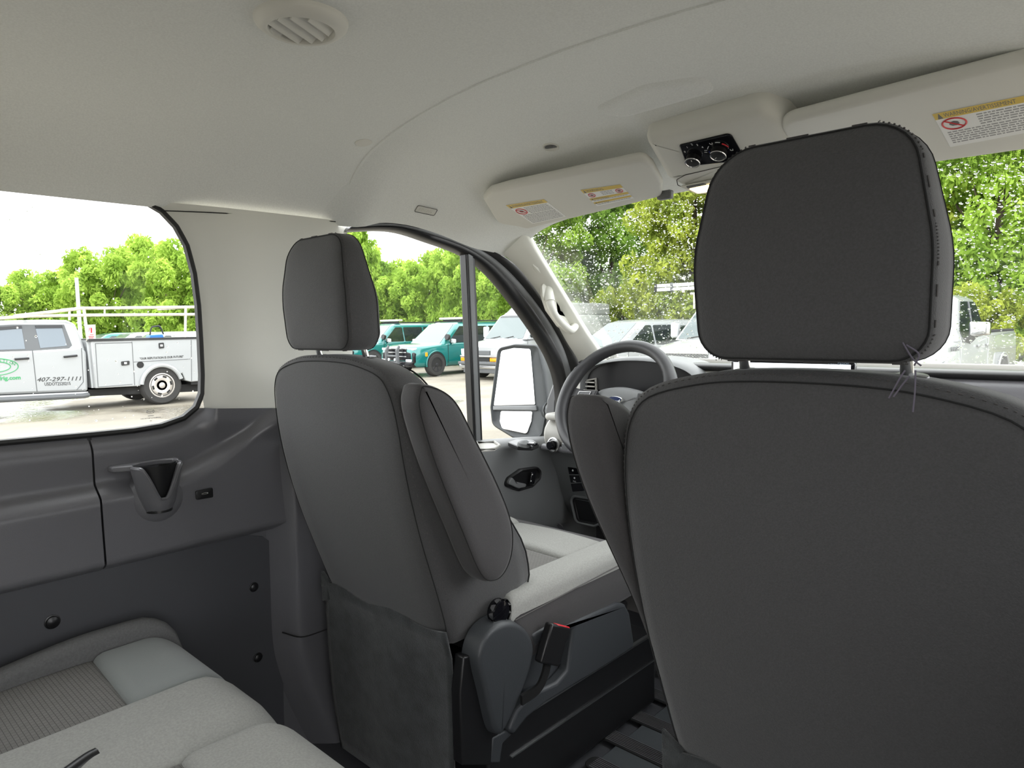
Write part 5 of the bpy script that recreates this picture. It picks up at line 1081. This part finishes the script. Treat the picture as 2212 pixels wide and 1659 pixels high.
# ---- service body truck seen through the side window
TX = -16.45
tf = empty('service_truck', (TX-1.0, 4.5, GZ), 0, 'white utility truck with tool boxes and ladder rack outside the left window', 'truck'); TO = np.array((TX-1.0, 4.5, GZ))
tp2 = lambda u, v, x=TX: PX(u, v, x)-TO
def tpoly(nm, pts, m_, d=-.02, x=TX, par=tf, bev=0., r=0., seg=3):
    Q = [tp2(u, v, x) for u, v in pts]
    if r: q = rpoly([p[1:] for p in Q], r, seg); Q = [np.array((Q[0][0], *p)) for p in q]
    return mk(nm, *prism(Q, (d, 0, 0)), m_, par, bev=bev)
lowc = [(-360, 870), (-360, 800), (-335, 775), (-300, 768), (-150, 764), (0, 759), (90, 756), (160, 751), (176, 748), (187, 760), (191, 845), (0, 853)]
tpoly('cab_lower', lowc, 'whitep', -2.0, bev=.05)
def ring_t(x, sh):
    return [tp2(u, v, x) for u, v in sh]
cabt = [(-178, 765), (-95, 700), (-60, 693), (0, 692), (100, 690), (150, 691), (168, 699), (178, 725), (186, 760)]
rings = [ring_t(TX, cabt), [p*np.array((1, 1, 1))+np.array((-.16, 0, 0))*min(1, max(0, (p[2]-1.35)/.55)) for p in ring_t(TX, cabt)]]
full = [p+np.array((-.18*max(0, (p[2]-1.25)/.7), 0, 0)) for p in ring_t(TX, cabt)]
mk('cab_upper', *loft([full, [np.array((-2.0+ (1.0-p[0])+1.0, p[1], p[2])) if False else np.array((2*0-(p[0])+0, p[1], p[2])) for p in full]], True), 'whitep', tf, bev=.06, seg=3)
def cabquad(nm, pts, m_, h=.010):
    Q = [tp2(u, v) for u, v in pts]; Q = [p+np.array((-.18*max(0, (p[2]-1.25)/.7)+h, 0, 0)) for p in Q]; return mk(nm, *prism(Q, (-.02, 0, 0)), m_, tf, smooth=False)
cabquad('window_surround', [(-120, 762), (-62, 712), (-20, 704), (30, 701), (143, 701), (157, 746), (150, 752), (60, 757)], 'gbump')
M['truckglass'] = mat('sky_toned_truck_glass', (.10, .13, .16), .06, spec=.9)  # lighter blue-grey base colour paints in the reflected sky
cabquad('front_door_glass', [(-100, 759), (-58, 716), (0, 708), (50, 705), (55, 754)], 'truckglass', .016); cabquad('rear_door_glass', [(80, 706), (137, 705), (146, 747), (88, 752)], 'truckglass', .016)
cabquad('window_visor', [(80, 703), (138, 702), (139, 708), (81, 709)], 'black', .03); cabquad('window_visor', [(-20, 708), (50, 703), (51, 709), (-15, 714)], 'black', .03)
for a, b in (((70, 757), (80, 846)), ((176, 752), (180, 825)), ((180, 825), (166, 842))): mk('door_joint', *tube([tp2(*a)+np.array((.002, 0, 0)), tp2(*b)+np.array((.002, 0, 0))], .007, 5), 'gbump', tf)
for a, b in (((31, 776), (62, 774)), ((137, 771), (166, 768))): mk('door_handle', *tube([tp2(*a)+np.array((.03, 0, 0)), tp2(*b)+np.array((.03, 0, 0))], .022, 8), 'black', tf)
tpoly('rocker', [(-300, 868), (190, 846), (191, 852), (-300, 876)], 'silver', -1.9, TX-.02)
rb_ = mk('running_board', *tube([tp2(-240, 884, TX+.12), tp2(0, 864, TX+.12), tp2(180, 855, TX+.12), tp2(190, 853, TX+.05)], .055, 8), 'gbump', tf)
# service body
tpoly('body_front', [(186, 735), (199, 735), (207, 838), (198, 838)], 'silver', -1.9, TX-.10)
bdy = [(196, 735), (436, 730), (470, 730), (470, 820), (413, 825), (400, 822), (394, 806)]+[(350+44*math.cos(t), 833-44*math.sin(t)) for t in np.linspace(.55, math.pi-.12, 14)]+[(304, 834), (206, 839)]
tpoly('service_body', bdy, 'whitep', -1.98, TX+.04, bev=.02)
tpoly('body_top_trim', [(192, 732), (470, 727), (470, 731), (192, 738)], 'black', -2.0, TX+.06)
arcl = [(350+44*math.cos(t), 833-44*math.sin(t)) for t in np.linspace(.35, math.pi-.05, 20)]; mk('wheel_flare', *tube([tp2(u, v, TX+.06) for u, v in arcl], .05, 8), 'whitep', tf)
tpoly('wheel_well', [(350+42*math.cos(t), 836-44*math.sin(t)) for t in np.linspace(0, math.pi, 14)], 'under', -.3, TX-.06)
for a, b in (((285, 738), (291, 832)), ((288, 782), (411, 775.5)), ((413, 734), (414, 824)), ((206, 742), (212, 836)), ((212, 836), (286, 830)), ((206, 742), (284, 740))): mk('panel_joint', *tube([tp2(*a, TX+.043), tp2(*b, TX+.043)], .006, 5), 'gbump', tf)
for q in (((262, 781), (280, 779), (280, 788), (263, 790)), ((343, 741), (354, 740), (355, 752), (344, 753))):
    lt = tpoly('latch', q, 'black', -.03, TX+.06, r=.02); cq = np.mean([tp2(*p, TX+.062) for p in q], axis=0); mk('latch_paddle', *box(cq, (.01, .06, .05)), 'steel', lt, bev=.01)
mk('fuel_door', *lathe([(.075, 0), (.075, .01), (.06, .015), (.05, .005), (0, .005)], tp2(303, 788, TX+.04), (1, 0, 0), 20), 'under', tf)
tpoly('chassis', [(191, 842), (440, 828), (440, 845), (191, 856)], 'under', -1.6, TX-.2)
tpoly('rear_bumper', [(413, 824), (470, 820), (470, 828), (413, 831)], 'under', -1.9, TX)
cw = tp2(350, 834); r_ = 41.5*(np.linalg.norm(tp2(350, 834)-tp2(350, 934))/100)
rw = cw[1]; rz_ = r_
def twheel(y, x, s): 
    return wheel(tf, x, y, r_, .26, s, 'alloy', 8, slots=True)
twheel(rw, 1.0-.10, 1); twheel(rw+.05, -.85, -1); twheel(tp2(-262, 850)[1], 1.0-.12, 1); twheel(tp2(-262, 850)[1], -.85, -1)
# rack
def tt_(nm, pts, r, x=TX-.05, m_='rack', par=tf): return mk(nm, *tube([tp2(u, v, x) for u, v in pts], r, 8), m_, par)
for x in (TX-.08, TX-1.8):
    tt_('rack_rail', [(-20, 689), (60, 683), (180, 681), (440, 679)], .035, x); tt_('rack_rail', [(30, 683), (170, 667), (183, 666), (440, 663)], .035, x)
    tt_('rack_post', [(181, 664), (184, 690), (190, 736)], .032, x); tt_('rack_post', [(401, 664), (400, 730)], .032, x); tt_('rack_post', [(226, 664), (226, 681)], .02, x); tt_('rack_post', [(150, 668), (150, 692)], .025, x)
for u, v in ((181, 665), (401, 664), (60, 682)): mk('rack_crossbar', *tube([tp2(u, v, TX-.08), tp2(u, v, TX-.08)+np.array((-1.72, 0, 0))], .03, 8), 'rack', tf)
# lettering
tz = TX+.004
def ttext(s, u, v, u1, m_, par=tf, x=tz, hpx=10, v1=None, **k):
    a = tp2(u, v, x); b = tp2(u1, v if v1 is None else v1, x); size = np.linalg.norm(tp2(u, v, x)-tp2(u, v-hpx, x))/.70
    o = text('lettering', s, size, (0, 0, 0), (1, 0, 0), (0, 1, 0), m_, par, .002, **k); w_ = max(q.co[0] for q in o.data.vertices)-min(q.co[0] for q in o.data.vertices)
    L_ = np.linalg.norm(b-a); sx = L_/w_; xd = (b-a)/L_; yd = np.array((0, 0, 1.)); zd = np.array((1., 0, 0))
    for q in o.data.vertices: c = q.co.copy(); q.co = a+xd*c[0]*sx+yd*c[1]+zd*c[2]
    return o
ttext('407-297-1111', 79, 824.5, 175, 'rubber', hpx=9, v1=821.5, shear=.3); ttext('USDOT2520215', 96, 833, 152, 'rubber', hpx=7, v1=831.5)
ttext('frig.com', -2, 821.5, 45, 'green', hpx=8.5, v1=819, bold=.003)
ttext('"OUR REPUTATION IS OUR FUTURE"', 302, 777, 396, 'rubber', x=TX+.047, hpx=4.6, v1=772)
lc = tp2(-12, 793, tz); ry, rz2 = .40, .17
for k, (a_, b_) in enumerate(((.40, .17), (.27, .105))): mk('logo_oval', *tube([lc+np.array((0, a_*math.cos(t), b_*math.sin(t))) for t in np.linspace(0, 2*math.pi, 36, False)], .008, 5, True), 'green', tf)
for s_, an in (('A', 76), ('T', 62), ('I', 50), ('O', 38), ('N', 24)):
    t = math.radians(an); d = np.array((0, .335*math.cos(t), .135*math.sin(t))); text('logo_letter', s_, .085, lc+d-np.array((0, .02, .025)), (0, 1, -.3*math.cos(t)), (0, 0, 1), 'green', tf, .002)
# sign on the rack post
sg = empty('fire_sign', tp2(197, 733, TX)+TO, 0, 'white sign with red fire extinguisher on the service truck', 'sign'); sO = tp2(197, 733, TX)+TO
mk('sign_board', *prism([PX(u, v, TX+.02)-sO for u, v in ((187, 702), (206, 701), (207, 732), (188, 733))], (-.01, 0, 0)), 'white', sg)
mk('extinguisher_mark', *prism([PX(u, v, TX+.023)-sO for u, v in ((195.5, 711), (196.5, 708), (198.5, 708), (199.5, 711), (199.5, 719), (195.5, 719))], (-.004, 0, 0)), 'red', sg); mk('hose_mark', *tube([PX(u, v, TX+.023)-sO for u, v in ((198, 708), (193, 709), (193, 715))], .008, 5), 'red', sg)
for v, (a, b) in ((723, (194, 202)), (727, (191, 203)), (730, (192, 202))): mk('text_line', *tube([PX(a, v, TX+.023)-sO, PX(b, v, TX+.023)-sO], .008, 4), 'red', sg)
bt = empty('tool_case', PX(341, 731, TX-.4), 0, 'blue tool with black carrying frame on top of the service truck', 'tool'); bO = PX(341, 731, TX-.4)
mk('case', *prism([PX(u, v, TX-.4)-bO for u, v in ((325, 724), (352, 722), (355, 730), (325, 732))], (-.3, 0, 0)), 'bluepl', bt, bev=.02); mk('carry_frame', *tube(spline([PX(u, v, TX-.5)-bO for u, v in ((324, 724), (327, 708), (336, 705), (346, 706), (353, 722))], 14), .018, 6), 'black', bt)
# light pole behind
pp = PZ(172, 845, GZ); q = PX(168, 640, TX-4.0); qt = PX(165, 600, TX-4.0); plo = mk('light_pole', *tube([(0, 0, 0), (0, 0, qt[2]-GZ)], [.055, .045], 10), 'silver'); plo.location = (q[0], q[1], GZ); tag(plo, 'thin grey pole rising behind the service truck cab', 'pole')
# cars parked beyond the service truck
for i, (x, y, p_, lb_) in enumerate(((-21.6, 7.6, 'whitep', 'white car right behind the blue tool on the service truck'), (-24.6, 8.3, 'silver', 'silver car second in the row beyond the service truck'), (-27.6, 8.3, 'whitep', 'white car third in the row beyond the service truck'), (-30.6, 8.3, 'whitep', 'white car fourth in the row beyond the service truck'), (-33.6, 8.3, 'teal', 'teal car last in the row beyond the service truck, near its sign'))):
    crossover((x, y), 180, lb_, 1.72, 4.7, p_, 'parked_car', False, 'cars parked beyond the service truck')
# ================================================================== TREES
M['leafA'] = leafmat('leaf_bright', (.22, .36, .05), (.54, .72, .14)); M['leafB'] = leafmat('leaf_yellow', (.28, .36, .06), (.60, .66, .12)); M['leafC'] = leafmat('leaf_deep', (.14, .26, .05), (.42, .60, .12))
def crown_mesh(name, seed, Wd, Ht, z0, nclu, nleaf, leaf, m_):
    g = np.random.default_rng(seed)
    cen = []
    while len(cen) < nclu:
        p = g.uniform(-1, 1, 3); r = (np.abs(p)**3.2).sum()**(1/3.2)
        if .30 < r < 1.: cen.append(p)
    cen = np.array(cen)*np.array((Wd/2, Wd/2*.8, (Ht-z0)/2))*.92+np.array((0, 0, z0+(Ht-z0)/2))
    rad = g.uniform(.45, .95, nclu)*Wd/9
    k = g.integers(0, nclu, nleaf); d = g.normal(0, 1, (nleaf, 3)); d /= np.linalg.norm(d, axis=1)[:, None]; d *= (g.uniform(.3, 1, nleaf)**.5)[:, None]
    P = cen[k]+d*rad[k][:, None]*np.array((1, 1, .8))
    n = d*.6+g.normal(0, .6, (nleaf, 3))+np.array((0, 0, .5)); n /= np.linalg.norm(n, axis=1)[:, None]
    a = np.cross(n, g.normal(0, 1, (nleaf, 3))); a /= np.linalg.norm(a, axis=1)[:, None]; b = np.cross(n, a)
    s = g.uniform(.6, 1.25, nleaf)[:, None]*leaf
    V = np.empty((nleaf, 4, 3)); V[:, 0] = P-a*s; V[:, 1] = P+b*s*.42+n*s*.10; V[:, 2] = P+a*s; V[:, 3] = P-b*s*.42+n*s*.10
    me = bpy.data.meshes.new(name); me.vertices.add(nleaf*4); me.vertices.foreach_set('co', V.reshape(-1)); me.loops.add(nleaf*4); me.polygons.add(nleaf)
    me.loops.foreach_set('vertex_index', np.arange(nleaf*4)); me.polygons.foreach_set('loop_start', np.arange(0, nleaf*4, 4)); me.polygons.foreach_set('loop_total', np.full(nleaf, 4)); me.update(); me.validate()
    me.materials.append(M[m_]); return me
def trunk_mesh(name, seed, Ht, Wd):
    g = np.random.default_rng(seed); gs = [tube([(0, 0, -.1), (.1, 0, Ht*.25), (-.05, .1, Ht*.55), (.1, 0, Ht*.8)], [.17, .14, .10, .03], 8)]
    for k in range(9):
        z = Ht*g.uniform(.12, .6); a = g.uniform(0, 6.28); e = np.array((math.cos(a)*Wd*.36, math.sin(a)*Wd*.3, z+Ht*.25)); gs.append(tube([(0, 0, z), e*.5+np.array((0, 0, z*.45)), e], [.07, .045, .015], 6))
    V, Fc = join(*gs); me = bpy.data.meshes.new(name); me.from_pydata([tuple(map(float, v)) for v in V], [], Fc); me.update(); me.materials.append(M['trunk']); return me
FAR = [(crown_mesh('crown', 11+i, 7.5, 6.0, .2, 150, 40000, .150, m_), trunk_mesh('trunk', 31+i, 6.0, 7.5)) for i, m_ in enumerate(('leafA', 'leafB', 'leafA', 'leafC'))]
NEAR = [(crown_mesh('crown', 51+i, 6.5, 9.5, .1, 260, 64000, .13, m_), trunk_mesh('trunk', 71+i, 9.5, 6.5)) for i, m_ in enumerate(('leafA', 'leafB', 'leafC'))]
def tree(u, dep, top, kind, near, label, wid=1., grp='trees round the parking lot'):
    d = ray(u, 700); d[2] = 0; dd = d/np.linalg.norm(d); p = CAM+d*dep; 
    zt_ = (CAM+ray(u, top)*dep)[2]-GZ; me, tk = (NEAR if near else FAR)[kind]; Hm = 9.5 if near else 6.0
    o = empty('leafy_tree', (p[0], p[1], GZ), random.choice((0, math.pi)), label, 'tree', grp); s = zt_/Hm; w_ = wid
    for nm, mm in (('crown', me), ('trunk', tk)):
        c_ = bpy.data.objects.new(nm, mm); COL.objects.link(c_); c_.parent = o; c_.scale = (w_, w_, s)
        if nm == 'crown': c_['kind'] = 'stuff'
    return o
T = lambda *a: tree(*a)
for u, dep, top, k, lb in ((-90, 47, 590, 2, 'tree at the left end of the low tree line in the left window'), (75, 48, 584, 0, 'low tree above the service truck cab, left of the thin pole'), (236, 39, 540, 0, 'tall tree just right of the thin pole beyond the service truck'), (400, 37.5, 520, 0, 'tall bright tree above the service truck tool boxes'), (575, 38, 520, 2, 'tree mostly hidden behind the beige pillar')):
    tree(u, dep, top, k, False, lb, .78)
for u, dep, top, k, lb in ((735, 39.5, 470, 0, 'tallest tree at the left of the driver door window'), (893, 39, 566, 2, 'lower tree under the gap of sky in the driver door window'), (1032, 36, 505, 0, 'tree behind the divider bar of the driver door window'), (322, 45, 514, 2, 'tree farther back between the two tall trees of the left window'), (160, 54, 590, 3, 'far low tree behind the thin pole'), (810, 44, 560, 3, 'far tree behind the driver headrest'), (965, 44, 540, 0, 'far tree left of the door window divider')):
    tree(u, dep, top, k, False, lb, .70)
for u, dep, top, k, lb in ((1150, 31, 350, 0, 'tall tree where the windshield meets the left pillar'), (1500, 24.5, 240, 1, 'tall yellow green tree behind the ladder'), (1820, 21.5, 180, 2, 'tall dark tree hidden behind the near headrest'), (2150, 18.5, 90, 0, 'tall large leaved tree behind the white pickup truck'), (2560, 18, 80, 2, 'tall tree beyond the right edge'), (1320, 33, 330, 2, 'deep green tree in the second row above the white crossover'), (1655, 30, 300, 0, 'tree in the second row behind the near headrest'), (1985, 26.5, 200, 1, 'tree in the second row just right of the near headrest'), (2330, 25, 200, 2, 'tree in the second row beyond the pickup bed')):
    tree(u, dep, top, k, True, lb, .76)
for u, dep, top, k, lb in ((1345, 27.5, 610, 1, 'low yellow shrub right of the cargo van roof'), (1500, 26.0, 620, 1, 'low yellow shrub under the ladder'), (2075, 17.2, 610, 1, 'low yellow shrub behind the pickup cab'), (2300, 17.6, 600, 1, 'low yellow shrub behind the pickup bed')): tree(u, dep, top, k, False, lb, .34, 'shrubs at the foot of the hedge')
